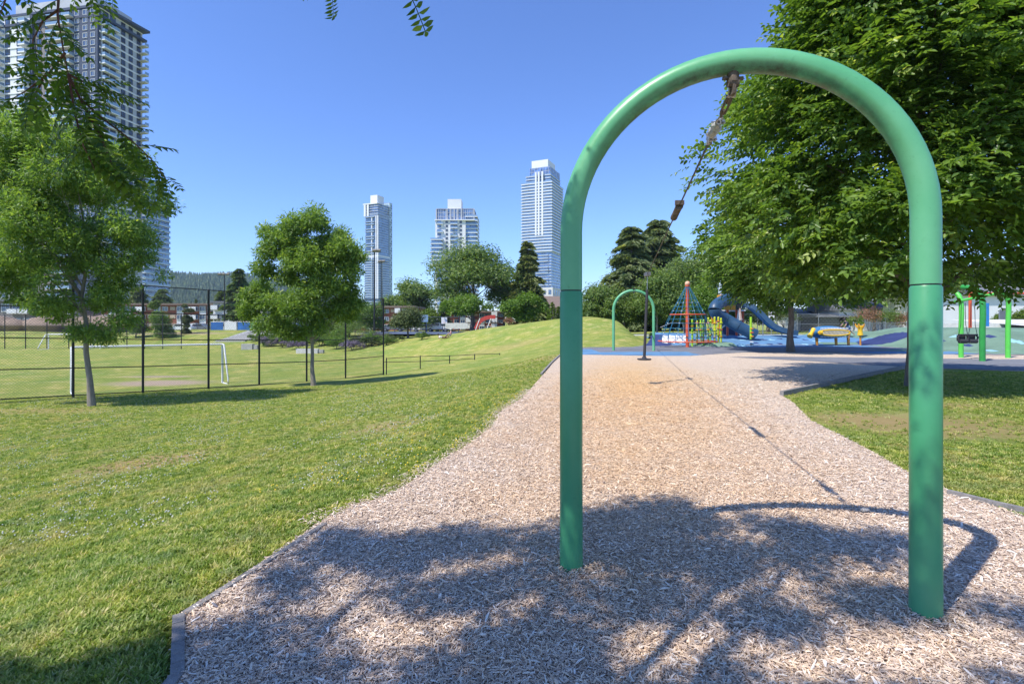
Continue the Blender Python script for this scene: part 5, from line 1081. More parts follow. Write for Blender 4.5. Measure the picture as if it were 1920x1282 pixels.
# construction site earth bank at the far left
mb = MB()
for i in range(9): mb.ball((-13+3.4*i, random.uniform(-1, 1), .2), random.uniform(1.8, 3.2), 9, (1.6, 1, .7))
o = mb.build('earth_mound', M('bare_earth', (.26, .19, .14), .95, vs=.8, bmp=.6, bs=3), smooth=True); o.location = P(90, 612, 100); tag(o, 'long heap of brown earth behind the far field fence', kind='structure')
# house on the crest and white houses right
def house(label, px, pb, Y, W, H, D, rh, wall, roof, rz=0, z=None, wn=3):
    b_ = P(px, pb, Y); 
    if z is not None: b_.z = z
    T = thing('house', label, 'house', b_, rz, 'houses behind the playground'); mb = MB(); mb.box((0, D/2, H/2-.5), (W, D, H+1)); mb.build('wall', wall, T)
    mb = MB(); w2 = W/2+.5; mb.add([(-w2, -.5, H), (w2, -.5, H), (w2, D+.5, H), (-w2, D+.5, H), (-w2, D/2, H+rh), (w2, D/2, H+rh), (-w2, -.5, H-.15), (w2, -.5, H-.15), (w2, D+.5, H-.15), (-w2, D+.5, H-.15)], [(0,1,5,4),(2,3,4,5),(0,4,3),(1,2,5),(7,6,9,8),(6,7,1,0),(7,8,2,1),(8,9,3,2),(9,6,0,3)]); mb.build('roof', roof, T)
    for i in range(wn): o = link('window', bpy.data.meshes['flat_window'], T); o.location = (-W/2+W*(i+.5)/wn, -.07, H*.5); o.scale = (.8, 1, .9)
    return T
house('brown roofed house peeping over the mound crest', 1048, 606, 110, 9, 3.4, 8, 2.6, BEIGE, ROOFB, .3, wn=2)
house('white garage wall left of the dark shed', 1519, 620, 78, 4.0, 2.6, 6, .9, WWALL, ROOFG, wn=0)
T = house('dark grey open shed behind the shell climber', 1567, 618, 72, 4.2, 1.9, 5, .4, M('shed_wall', (.10, .11, .11), .8), ROOFG, wn=0)
house('long white house with grey roof behind the amber flower post', 1650, 615, 72, 11.5, 2.6, 8, 1.6, WWALL, ROOFG, wn=0)
house('large white building behind the swings at the right', 1850, 614, 62, 12, 4.0, 9, 1.6, WWALL, ROOFG, wn=0)
# -- wooded hill -----------------------------------------------------------------
xs_ = np.linspace(-1900, -60, 90); ys_ = np.linspace(950, 2100, 46); X, Y_ = np.meshgrid(xs_, ys_)
def hillz(x, y):
    ridge_ = 118+10*np.sin(x*.004+1)+7*np.sin(x*.013)+4*np.sin(x*.031); fall = sstep(-330, -640, x*1400/np.maximum(y, 1))if False else sstep(-.24, -.50, x/y)
    return -6+ridge_*sstep(950, 1450, y)*(1-sstep(1700, 2100, y))*(.32+.68*sstep(-.30, -.47, x/y)*1.0)*sstep(-.05, -.25, x/y)
Zh = hillz(X, Y_); hl = npmesh('wooded_hill', np.stack([X.ravel(), Y_.ravel(), Zh.ravel()], 1), grid_faces(90, 46), M('forest_floor', (.03, .045, .025), .95, vs=.01), smooth=True); tag(hl, 'long forested hill on the left horizon', kind='structure')
protos = []
for i in range(4):
    r_ = random.Random(i); vs, fs = [], []; nb = 12
    V, F = [], []
    for k in range(nb):
        f = k/nb; zb = f*.95; rr = (1-f)*.20+.015
        for j in range(6):
            a = j*1.047+k*.5+r_.uniform(-.3, .3); q = rr*r_.uniform(.6, 1.25); n_ = len(V)
            V += [(0, 0, zb+.13), (math.cos(a-.42)*q, math.sin(a-.42)*q, zb-.02*r_.random()), (math.cos(a+.42)*q, math.sin(a+.42)*q, zb-.04*r_.random())]; F.append((n_, n_+1, n_+2))
    o = npmesh('fir', np.array(V), np.array(F), LEAF['conifer'], tint=np.clip(np.array([r_.gauss(.45, .35) for _ in F]), 0, 1)); COL.objects.unlink(o); protos.append(o)
n = 15000; yy = 980+R.random(n)*500; xx = -(.03+R.random(n)*.98)*yy; zz = hillz(xx, yy); k = zz > 8; xx, yy, zz = xx[k], yy[k], zz[k]; s = 20+14*R.random(len(xx))
scatter('conifer_forest', np.stack([xx, yy, zz-2], 1), np.stack([0*xx, 0*xx, R.random(len(xx))*6.28], 1), np.stack([s*1.2, s*1.2, s], 1), protos, None, 'dense far conifer forest covering the hill')
# ---------------------------------------------------------------- playground
# net climber
nb_ = P(1289, 651, 31.2); nb_.z = .02; t = thing('net_climber', 'tall rope pyramid climber with red mast and two red rings', 'climbing net', nb_)
mb = MB(); mb.tube([(0, 0, -.2), (0, 0, 3.75)], .105, 14); mb.build('mast', ORANGE, t, True)
mb = MB(); mb.ball((0, 0, 3.86), .16, 12); mb.build('mast_cap', M('cap_salmon', (.75, .42, .28), .5), t, True)
mb = MB(); mb.tube([(0, 0, 3.68), (0, 0, 3.76)], .14, 14); mb.build('collar', ORANGE, t, True)
z1, r1, z2_, r2 = 1.98, 1.02, .36, 1.72
for z_, r_ in ((z1, r1), (z2_, r2)):
    mb = MB(); mb.tube([(r_*math.cos(a), r_*math.sin(a), z_) for a in np.linspace(0, 2*math.pi, 37)], .035, 8, False); mb.build('ring', ORANGE, t, True)
ns = 16
for k in range(ns):
    a = 2*math.pi*k/ns+.1; c_, s_ = math.cos(a), math.sin(a); mb = MB(); mb.tube([(.1*c_, .1*s_, 3.7), (r1*c_, r1*s_, z1), (r2*c_, r2*s_, z2_)], .014, 5); mb.build('rope', ROPE, t)
for z_ in (2.95, 2.7, 2.45, 2.2, 1.7, 1.45, 1.15, .85, .6):
    r_ = .1+(3.7-z_)/(3.7-z1)*(r1-.1) if z_ > z1 else r1+(z1-z_)/(z1-z2_)*(r2-r1)
    mb = MB(); mb.tube([(r_*math.cos(a)*(1 if i % 2 else .985), r_*math.sin(a), z_) for i, a in enumerate(np.linspace(.1, 2*math.pi+.1, ns+1))], .012, 5, False); mb.build('rope_ring', ROPE, t)
for k in range(ns*4):
    a = 2*math.pi*(k % ns)/ns+.1; z_ = (2.7, 2.2, 1.45, .85)[k//ns]; r_ = .1+(3.7-z_)/(3.7-z1)*(r1-.1) if z_ > z1 else r1+(z1-z_)/(z1-z2_)*(r2-r1)
    if k % 2 == 0: mb = MB(); mb.ball((r_*math.cos(a), r_*math.sin(a), z_), .028, 6); mb.build('rope_joint', WHITE, t)
cbp = P(1270, 643, 31.5); t2 = thing('ramp_panel', 'white slatted climbing panel leaning in the rope pyramid', 'climbing panel', cbp)
for i in range(4):
    mb = MB(); mb.box((-.72+i*.42, .1+.0*i, .22), (.36, .05, .62), M=Matrix.Rotation(-.75, 3, 'X') @ Matrix.Rotation(.25, 3, 'Y')); mb.build('panel', WHITE, t2)
mb = MB(); mb.tube([(-.9, .5, .95), (-.2, .5, 1.25), (.5, .5, 1.25), (.6, .5, .4)], .02, 6); mb.build('hand_rail', GREYM, t2)
# coloured posts
cols = [(1298, 600, LIMEY), (1307, 603, YGREEN), (1314, 600, LIMEY), (1319, 601, LIMEY), (1328, 597, YGREEN), (1332, 601, LIMEY), (1340, 596, YGREEN), (1347, 596, YGREEN), (1352, 598, YGREEN)]
ordn = ['leftmost', 'second', 'third', 'fourth', 'fifth', 'sixth', 'seventh', 'eighth', 'rightmost']
for i, (px, pt_, m_) in enumerate(cols):
    Yp = 32.4+(i % 3)*.5; b_ = P(px, 600, Yp); b_.z = .02+float(ridge(np.array([b_.x]), np.array([b_.y]))[0]); h = zt(pt_, Yp)-b_.z
    t = thing('climbing_post', ordn[i]+' yellow green climbing post from the left in the row by the net', 'post', b_, group='yellow green climbing posts')
    mb = MB(); mb.tube([(0, 0, -.1), (0, 0, h)], .06, 10); mb.ball((0, 0, h), .075, 8); mb.build('pole', m_, t, True)
    for k in range(3): mb = MB(); mb.lathe([(.06, -.03), (.12, -.01), (.12, .02), (.06, .04)], (0, 0, .35+k*.45+.1*(i % 2)), 10); mb.build('foot_disc', (ORANGE, YGREEN, AMBER)[(i+k) % 3], t, True)
    if i < 8:
        q = P(cols[i+1][0], 600, 32.4+((i+1) % 3)*.5)-b_; 
        for zz in (.5, .9, 1.2): mb = MB(); mb.tube([(0, 0, zz), (q.x*.5, q.y*.5, zz-.1), (q.x, q.y, zz)], .012, 5); mb.build('rope', ROPE, t)
b_ = P(1408, 649, 32.8); b_.z = .02; t = thing('climbing_post', 'single tall lime pole with orange discs left of the blue bank', 'post', b_, group='yellow green climbing posts')
mb = MB(); mb.tube([(0, 0, .4), (0, 0, 1.85)], .075, 10); mb.build('pole', LIMEY, t, True); mb = MB(); mb.tube([(0, 0, -.1), (0, 0, .42)], .035, 8); mb.build('pin', GREYM, t)
for k, zz in enumerate((.1, .25, .42, .6, .85, 1.1)): mb = MB(); mb.lathe([(.05, -.04), (.13, -.02), (.13, .02), (.05, .04)], (.05, -.03, zz), 10); mb.build('foot_disc', (BLACKM, WHITE, BLACKM, AMBER, ORANGE, AMBER)[k], t, True)
# slide tower
sb = Vector(((1372-960)/960*38, 38, 0)); t = thing('slide_tower', 'play tower with orange posts, amber panels and a white mast between the blue slides', 'play tower', sb)
def L38(px, py, Y=38): return P(px, py, Y)-sb
for px, Yp in ((1364, 37.6), (1381, 37.6), (1393, 39), (1350, 39)):
    a = L38(px, 602, Yp); mb = MB(); mb.tube([(a.x, a.y, -.1), (a.x, a.y, 2.45)], .085, 10); mb.build('post', ORANGE, t, True)
mb = MB(); mb.box((L38(1371, 582).x, .6, L38(0, 582).z), (1.9, 1.7, .09)); mb.build('deck', WHITE, t)
for i, (x0, x1, y0, y1, m_) in enumerate(((1358, 1369, 574, 581, AMBER), (1370, 1379, 573, 581, AMBER), (1380, 1390, 556, 581, BLACKM))):
    a, b_ = L38(x0, y1, 37.5), L38(x1, y0, 37.5); mb = MB(); k = 5
    for j in range(k): mb.box((a.x+(b_.x-a.x)*(j+.5)/k, a.y, (a.z+b_.z)/2), (.05, .05, b_.z-a.z))
    mb.box(((a.x+b_.x)/2, a.y, b_.z), (b_.x-a.x, .06, .06)); mb.box(((a.x+b_.x)/2, a.y, a.z+.04), (b_.x-a.x, .06, .06)); mb.build('railing', m_, t)
a, b_ = L38(1347, 562), L38(1353, 512); mb = MB(); mb.tube([(a.x, 0, a.z-1), (b_.x, 0, b_.z)], [.16, .10], 10); mb.build('mast', M('pale_mast', (.50, .58, .62), .5), t, True)
mb = MB(); q = L38(1350, 557); mb.box((q.x+.05, -.1, q.z), (.5, .3, .32)); mb.build('mast_panel', AMBER, t)
for i in range(4): mb = MB(); e = L38(1358+i*6, 572); s_ = L38(1352, 520+i*4); mb.tube([(s_.x, 0, s_.z), (e.x, .3, e.z)], .02, 5); mb.build('rope', ROPE, t)
for i in range(4): mb = MB(); s_ = L38(1351+i, 545+i*5); e = L38(1368, 548+i*5); mb.tube([(s_.x, 0, s_.z), (e.x, .3, e.z)], .018, 5); mb.build('rope', ROPE, t)
for px0, px1 in ((1333, 1345), (1345, 1357)):     # amber stepped panel by the posts
    a, b_ = L38(px0, 606, 37), L38(px1, 592, 37); mb = MB()
    for j in range(5): mb.box((a.x+(b_.x-a.x)*(j+.5)/5, a.y, (a.z+b_.z)/2+(.2 if px0 < 1340 else 0)), (.06, .05, (b_.z-a.z)*(1.4 if px0 < 1340 else 1)))
    mb.box(((a.x+b_.x)/2, a.y, a.z), (b_.x-a.x, .1, .08)); mb.build('railing', AMBER, t)
a = L38(1357, 605, 37); mb = MB(); mb.box((a.x-.1, a.y, a.z), (1.0, .12, .07)); mb.build('step', WHITE, t)
mb = MB(); mb.tube([L38(1348, 620, 37), L38(1363, 606, 37)], .05, 6); mb.build('brace', WHITE, t); mb = MB(); mb.tube([L38(1371, 610, 37), L38(1389, 628, 37)], .045, 6); mb.build('brace', WHITE, t)
a, b_ = L38(1354, 604, 38.6), L38(1392, 584, 38.6); mb = MB(); mb.box(((a.x+b_.x)/2, a.y, .75), (b_.x-a.x, .08, 1.5)); mb.build('back_panel', M('navy_panel', (.015, .03, .09), .5), t)
mb = MB(); mb.add([L38(1381, 600, 37.4), L38(1393, 600, 37.4), L38(1384, 580, 37.4), L38(1381, 600, 37.6), L38(1393, 600, 37.6), L38(1384, 580, 37.6)], [(0,1,2),(5,4,3),(0,3,4,1),(1,4,5,2),(2,5,3,0)]); mb.build('side_panel', WHITE, t)
mb = MB(); mb.tube([L38(1387, 578, 37.3), L38(1390, 600, 37.3)], .06, 6); mb.build('brace', M('salmon_panel', (.6, .4, .33), .5), t)
# tube slide
def path3(pp): return [P(*q) for q in pp]
pts = path3([(1392, 562, 38.4), (1378, 561, 37.9), (1364, 562, 37.2), (1352, 566, 36.6), (1343, 573, 36.0), (1340, 580, 35.8), (1343, 588, 35.9), (1352, 594, 36.2), (1362, 599, 36.3), (1372, 605, 36.2), (1384, 612, 36.0), (1396, 618, 35.9), (1408, 624, 35.8), (1413, 627, 35.8)])
def smooth(pts, k=4):
    out = []
    for i in range(len(pts)-1):
        p0, p1, p2, p3 = pts[max(0, i-1)], pts[i], pts[i+1], pts[min(len(pts)-1, i+2)]
        for j in range(k):
            u = j/k; out.append(.5*((2*p1)+(p2-p0)*u+(2*p0-5*p1+4*p2-p3)*u*u+(3*p1-p0-3*p2+p3)*u**3))
    return out+[pts[-1]]
t = thing('tube_slide', 'dark blue enclosed tube slide curling down left of the tower', 'slide', (pts[-1].x, pts[-1].y, 0)); o0 = t.location.copy(); sp = [p-o0 for p in smooth(pts)]
nseg = 5; step = len(sp)//nseg
for i in range(nseg):
    a = sp[i*step:(i+1)*step+1] if i < nseg-1 else sp[i*step:]
    if len(a) < 2: continue
    mb = MB(); mb.tube(a, .41, 20); mb.build('tube_section', SBLUE, t, True)
    mb = MB(); d_ = (a[-1]-a[-2]).normalized(); mb.tube([a[-1]-d_*.03, a[-1]+d_*.03], .44, 20); mb.build('flange', SBLUE, t, True)
mb = MB(); q = sp[18]; mb.tube([(q.x, q.y, q.z-.4), (q.x, q.y, -.1-o0.z)], .04, 6); mb.build('support', GREYM, t)
# open slide
pts = smooth(path3([(1393, 575, 38.2), (1402, 575, 38), (1412, 580, 37.8), (1424, 591, 37.6), (1437, 604, 37.4), (1450, 614, 37.2), (1466, 621, 37.0), (1482, 625, 36.8), (1494, 626, 36.7)]))
t = thing('open_slide', 'long open blue slide curving down to the right behind the tree trunk', 'slide', (pts[-1].x, pts[-1].y, 0)); o0 = t.location.copy(); pts = [p-o0 for p in pts]
def sweep(mb, pts, prof):
    k = len(pts); n = len(prof); vs = []
    for i, p in enumerate(pts):
        d_ = (pts[min(k-1, i+1)]-pts[max(0, i-1)]).normalized(); s_ = Vector((0, 1, 0)); s_ = (s_-d_*s_.dot(d_)).normalized(); u_ = s_.cross(d_)
        if u_.z < 0: u_ = -u_
        vs += [p+s_*a+u_*b for a, b in prof]
    mb.add(vs, [(i*n+j, i*n+(j+1) % n, (i+1)*n+(j+1) % n, (i+1)*n+j) for i in range(k-1) for j in range(n)]+[tuple(range(n)), tuple(range((k-1)*n, k*n))[::-1]])
mb = MB(); sweep(mb, pts, [(-.28, 0), (.28, 0), (.28, -.07), (-.28, -.07)]); mb.build('slide_bed', M('slide_blue_light', (.05, .17, .33), .35), t, True)
for s_ in (-.30, .30): mb = MB(); sweep(mb, pts, [(s_-.05, .24), (s_+.05, .24), (s_+.04, -.1), (s_-.04, -.1)]); mb.build('side_rail', SBLUE, t, True)
for f in (14, 24): q = pts[f]; mb = MB(); mb.tube([(q.x, q.y, q.z-.08), (q.x, q.y, -o0.z-.1)], .035, 6); mb.build('support', GREYM, t)
# shell climber
sb = P(1553, 646, 33.5); sb.z = .02; t = thing('shell_climber', 'blue and yellow ribbed shell climber on orange legs', 'play structure', sb)
def LS(px, py, Y=33.5): return P(px, py, Y)-sb
a, b_ = LS(1521, 626), LS(1589, 622); cz_ = LS(0, 623.3).z; n = 18; pts = []; rr = []
for i in range(n): f = i/(n-1); pts.append(Vector((a.x+(b_.x-a.x)*f, 0, cz_+.02*f))); rr.append(.42*max(.3, (math.sin(math.pi*min(1, max(0, f*.86+.12))))**.45))
mb = MB(); mb.tube(pts, rr, 20); mb.build('shell', M('shell_blue', (.04, .17, .36), .5), t, True)
# yellow collar oval and white ribs, dark slot
def oval(mb, cx, cz, ax, az, r_, y): mb.tube([(cx+ax*math.cos(q), y, cz+az*math.sin(q)) for q in np.linspace(0, 2*math.pi, 33)], r_, 6, False)
cx_ = (LS(1527, 0).x+LS(1585, 0).x)/2; ax_ = (LS(1585, 0).x-LS(1527, 0).x)/2
mb = MB(); oval(mb, cx_, cz_, ax_, .19, .055, -.45); mb.build('yellow_rim', YEL, t, True)
mb = MB(); mb.tube([(cx_-ax_+.06, -.44, cz_), (cx_-ax_+.2, -.45, cz_)], [.15, .17], 10); mb.build('mouth', YEL, t, True)
mb = MB(); mb.ball((cx_, -.37, cz_), 1, 20, (ax_*.93, .06, .15)); mb.build('slot', M('maroon_slot', (.22, .05, .05), .6), t, True)
for i in range(19):
    f = (i+.8)/20; x = cx_-ax_*.75+ax_*1.7*f; hh = .15*(1-((x-cx_)/ax_)**2)**.5; mb = MB(); mb.box((x, -.47, cz_), (.035, .05, hh*2), M=Matrix.Rotation(.25, 3, 'Y')); mb.build('rib', M('cream_rib', (.72, .66, .5), .5), t)
for s_ in (-1, 1):
    for i in range(19):
        f = (i+.5)/19; x = cx_-ax_*.85+ax_*1.8*f; mb = MB(); zz = cz_+s_*(.27+.02*math.sin(f*3.1)); mb.box((x, -.40, zz), (.028, .05, .09), M=Matrix.Rotation(.3, 3, 'Y')); mb.build('tooth', WHITE, t)
for px, top in ((1531, 632), (1567, 629), (1590, 622)):
    q = LS(px, top); mb = MB(); mb.tube([(q.x, 0, q.z), (q.x+.04, 0, -.1)], [.10, .075], 10); mb.build('leg', M('orange_leg', (.62, .25, .04), .5), t, True)
q = LS(1568, 630); mb = MB(); mb.lathe([(.30, .12), (.26, .0), (.10, -.1)], q, 12); mb.build('bracket', AMBER, t, True)
mb = MB(); mb.tube([LS(1518, 631, 33.2), LS(1522, 624, 33.3), LS(1526, 617, 33.4)], [.17, .11, .15], 14); mb.build('horn', YEL, t, True)
# flower post
sb = P(1613.5, 646.5, 33.5); sb.z = .02; t = thing('flower_post', 'amber vase shaped play post on a thin leg with a green bud on top', 'play post', sb)
mb = MB(); mb.tube([(0, 0, -.1), (-.02, 0, .75)], .055, 10); mb.build('stem', M('orange_leg', (.62, .25, .04), .5), t, True)
mb = MB(); mb.lathe([(.10, .62), (.17, .66), (.15, .80), (.13, .95), (.16, 1.12), (.20, 1.26), (.19, 1.30)], (-.02, 0, 0), 18); mb.build('vase', YEL, t, True)
for k in range(5): a = k*1.257; mb = MB(); mb.tube([(.16*math.cos(a)-.02, .16*math.sin(a), 1.15), (.24*math.cos(a)-.02, .24*math.sin(a), 1.3), (.27*math.cos(a)-.02, .27*math.sin(a), 1.42)], [.05, .05, .02], 6); mb.build('petal', AMBER, t, True)
q = P(1614, 600, 36.5); sb2 = thing('topiary_shrub', 'small pointed bright green bush behind the amber post', 'shrub', (q.x, q.y, .1)); mb = MB(); mb.tube([(0, 0, -.1), (0, 0, 1.3)], .03, 6); mb.build('stem', BARK, sb2)
crown_mesh('foliage', sb2, LEAF['bright'], [(0, 0, 1.35, .24), (0, 0, 1.6, .17), (0, 0, 1.8, .10)], 700, .07, .5)
# tall orange pole and crossbar frame on the right
t = thing('swing_set', 'orange steel frame with a long red crossbar behind the green posts', 'swing set', ((1820-960)/960*33, 33, .9))
o0 = t.location.copy()
for px, Yp, yt in ((1706, 33, 575), (1819, 33, 550), (1990, 33, 550)):
    a = P(px, yt, Yp)-o0; b_ = P(px, 602, Yp)-o0; mb = MB(); mb.tube([(b_.x, b_.y, -1.0), (a.x, a.y, a.z)], .12 if px == 1706 else .09, 12); mb.build('post', ORANGE, t, True)
mb = MB(); mb.tube([P(1819, 550, 33)-o0, P(1990, 550, 33)-o0], .07, 10); mb.build('crossbar', ORANGE, t, True)
mb = MB(); mb.box(P(1846, 590, 33)-o0, (.55, .06, 1.5)); mb.build('blue_panel', M('panel_blue', (.03, .22, .55), .4), t)
# green bent posts
for i, (px, pb, Yp, m_, lb, bend) in enumerate(((1802, 671, 22.4, LIME, 'left thin lime green swing post', 0), (1842, 678, 20.3, SHADED_GREEN, 'green swing post coloured dark for the shade between the two lime posts', 0), (1890, 672, 22.2, LIME, 'tall lime green post with a bent top at the right edge', 1))):
    b_ = P(px, pb, Yp); b_.z = 0; t = thing('bent_post', lb, 'post', b_, group='green bent swing posts'); H = zt(566, Yp) if not bend else zt(557, Yp)
    if bend: pts = [(0, 0, -.2), (0, 0, 1.2), (.03, 0, H-.35), (-.02, 0, H-.1), (-.18, 0, H+.12), (-.42, 0, H+.30)]
    else: pts = [(0, 0, -.2), (0, 0, 1.2), (.02, 0, 2.0), (.05, .1, 2.6), (.0, .35, 2.9), (-.1, .8, 3.0)]
    mb = MB(); mb.tube(smooth([Vector(p) for p in pts], 5), .092 if Yp > 21 else .10, 16); mb.build('tube', m_, t, True)
mb = MB(); a = P(1862, 545, 22.2); 
t = thing('swing_crossbar', 'green steel crossbar hidden in the leaves carrying the swings', 'crossbar', P(1842, 566, 21.5)); o0 = t.location.copy(); mb.tube([P(1790, 566, 22.4)-o0, P(1880, 548, 22.2)-o0], .06, 10); mb.build('bar', LIME, t)
for i, px in enumerate((1806, 1824)):
    sp_ = P(px, 633, 21.2+i*.4); t = thing('swing', ('left', 'right')[i]+' black bucket swing seat hanging on chains between the green posts', 'swing', sp_, group='black bucket swings')
    mb = MB(); 
    for s_ in (-1, 1): mb.tube([(.12*s_, 0, .12), (.22*s_, 0, .02), (.16*s_, 0, -.16)], .035, 8)
    mb.tube([(-.2, 0, .12), (.2, 0, .12)], .035, 8); mb.tube([(-.16, 0, -.15), (.16, 0, -.15)], [.09, .09], 8); mb.box((0, .1, -.02), (.34, .05, .24)); mb.build('bucket_seat', DARKRUB, t, True)
    for s_ in (-1, 1): mb = MB(); mb.tube([(.18*s_, 0, .14), (.10*s_, 0, .55), (.08*s_, 0, 1.45)], .012, 5); mb.build('chain', BLACKM, t)
# back fences round the playground
bf = [P(x, 621, 60) for x in (1380, 1420, 1457, 1495, 1535, 1590, 1650)]; 
for p_ in bf: p_.z = 0
fence(bf, [2.4]*len(bf), (0.02, .52, 1), .045, .03, 'grey chain link fence behind the open slide', 'fences behind the playground', GREYM, True, .3, .005)
bf = [P(x, 619, 52) for x in (1600, 1630, 1660, 1700, 1740)]
for p_ in bf: p_.z = 0
fence(bf, [1.5]*len(bf), (.05, .95), .03, .025, 'low grey fence behind the flowering bushes', 'fences behind the playground', GREYM, True, .25, .005)
t = thing('sign', 'white notice board on a grey pole behind the open slide', 'sign', P(1446, 622, 56)); t.location.z = 0; q = zt(590, 56)
mb = MB(); mb.tube([(0, 0, -.1), (0, 0, q+.3)], .04, 8); mb.build('pole', GREYM, t); mb = MB(); mb.box((0, -.06, q), (.62, .04, .66)); mb.build('board', WHITE, t)
for k in range(4): mb = MB(); mb.box((0, -.083, q+.2-.13*k), (.44-.07*(k % 2), .006, .04)); mb.build('print_line', M('red_print', (.45, .25, .27), .6), t)
t = MB(); a = P(1840, 610, 44); 
mb = MB(); mb.box((0, 0, .3), (7.5, .35, .6)); o = mb.build('retaining_wall', CONCW); o.location = (P(1905, 0, 33.5).x, 34.5, .85); o.rotation_euler = (0, 0, -.35); tag(o, 'low pale concrete wall beside the green mound at the right', 'wall')
mb = MB(); mb.add([(0, 0, 0), (6, -4, 0), (6, 6, .5), (1, 8, .5)], [(0, 1, 2, 3)]); o = mb.build('pavement', CONCW); o.location = (P(1900, 0, 33).x, 31, 1.22); tag(o, 'pale concrete path at the right edge above the green mound', kind='structure')
t = thing('garden_gate', 'grey arched garden gate at the right edge behind the wall', 'gate', P(1882, 608, 40)); mb = MB(); mb.tube([(-.35, 0, 0), (-.35, 0, .9)]+[(-.35*math.cos(q), 0, .9+.35*math.sin(q)) for q in np.linspace(.2, math.pi-.2, 8)]+[(.35, 0, .9), (.35, 0, 0)], .04, 8); mb.build('frame', GREYM, t)
mb = MB(); mb.box((0, 0, .55), (.62, .04, 1.1)); mb.build('panel', ROOFG, t)
# kerb at the back of the playground
mb = MB(); mb.box((0, 0, .05), (34, .3, .2)); o = mb.build('kerb', CONCW); o.location = (27, 56, 0); tag(o, 'long pale concrete kerb behind the playground', 'kerb')
# ---------------------------------------------------------------- beyond the field
def mast(label, px, pb, Y, pt_, heads):
    b_ = P(px, pb, Y); b_.z = g1(b_.x, b_.y); t = thing('light_mast', label, 'light mast', b_, group='tall sports light masts'); H = zt(pt_, Y)-b_.z
    mb = MB(); mb.tube([(0, 0, -.3), (0, 0, H*.5), (0, 0, H)], [.14, .11, .07], 8); mb.build('pole', BLACKM, t, True); mb = MB(); mb.tube([(-.9, 0, H-.2), (.9, 0, H-.2)], .04, 6); mb.build('arm', BLACKM, t)
    for x in heads: mb = MB(); mb.box((x, -.15, H), (.55, .45, .28), M=Matrix.Rotation(.5, 3, 'X')); mb.build('lamp_head', M('lamp_head', (.22, .2, .16), .5), t)
mast('black light mast in front of the left glass tower', 702, 636, 70, 470, (.1, .6)); mast('thinner second light mast right of the first', 716, 632, 88, 490, (-.3, .3)); mast('far light mast in front of the wooded hill', 421, 628, 95, 514, (-.8, -.1, .7))
def hoop(label, px, py, Y, w_, h_, pb, m_):
    b_ = P(px, pb, Y); b_.z = -.28; t = thing('basketball_hoop', label, 'basketball hoop', b_, group='basketball hoops'); z = zt(py, Y)-b_.z
    mb = MB(); mb.tube([(.3, 1.2, -.2), (.3, 1.2, z-1.2), (.2, .9, z-.3), (0, .1, z)], .07, 8); mb.build('pole', BLACKM, t); mb = MB(); mb.box((0, 0, z), (w_, .05, h_)); mb.build('backboard', m_, t)
    mb = MB(); mb.box((0, -.03, z-.15), (w_*.33, .02, .04)); mb.box((0, -.03, z+.2), (w_*.33, .02, .04)); mb.build('target_line', WHITE, t)
    mb = MB(); mb.tube([(.22*math.cos(q), -.3+.22*math.sin(q), z-.35) for q in np.linspace(0, 6.283, 13)], .015, 5, False); mb.build('ring', ORANGE, t)
hoop('large blue grey basketball backboard right of the shrub tree', 792, 597, 80, 1.75, 1.1, 628, M('backboard_glass', (.22, .33, .45), .15)); hoop('small white basketball backboard right of the blue one', 833, 601, 84, .95, 1.05, 628, WHITE)
cf = [P(x, 630, 88) for x in (740, 770, 800, 830, 860, 890, 915)]
for p_ in cf: p_.z = -.35
fence(cf, [2.3]*len(cf), (.02, .5, 1), .06, .035, 'dark blue court fence behind the basketball hoops', 'court fences', M('fence_blue', (.02, .05, .12), .5), True, .35, .006)
cf = [P(x, 630, 93) for x in (395, 420, 445, 470, 495, 520)]
for p_ in cf: p_.z = -.4
t = fence(cf, [1.55]*len(cf), (.03, .97), .05, .03, 'site fence with blue banners beside the street', 'court fences', GREYM, True, .35, .006)
for i in range(5): a, b_ = cf[i]-cf[0], cf[i+1]-cf[0]; mb = MB(); mb.box(((a.x+b_.x)/2, -.08, 1.1), ((b_.x-a.x)*.9, .03, 1.4)); mb.build('banner', (BLUEP, WHITE, BLUEP, M('teal_banner', (.04, .28, .32), .7), BLUEP)[i], t)
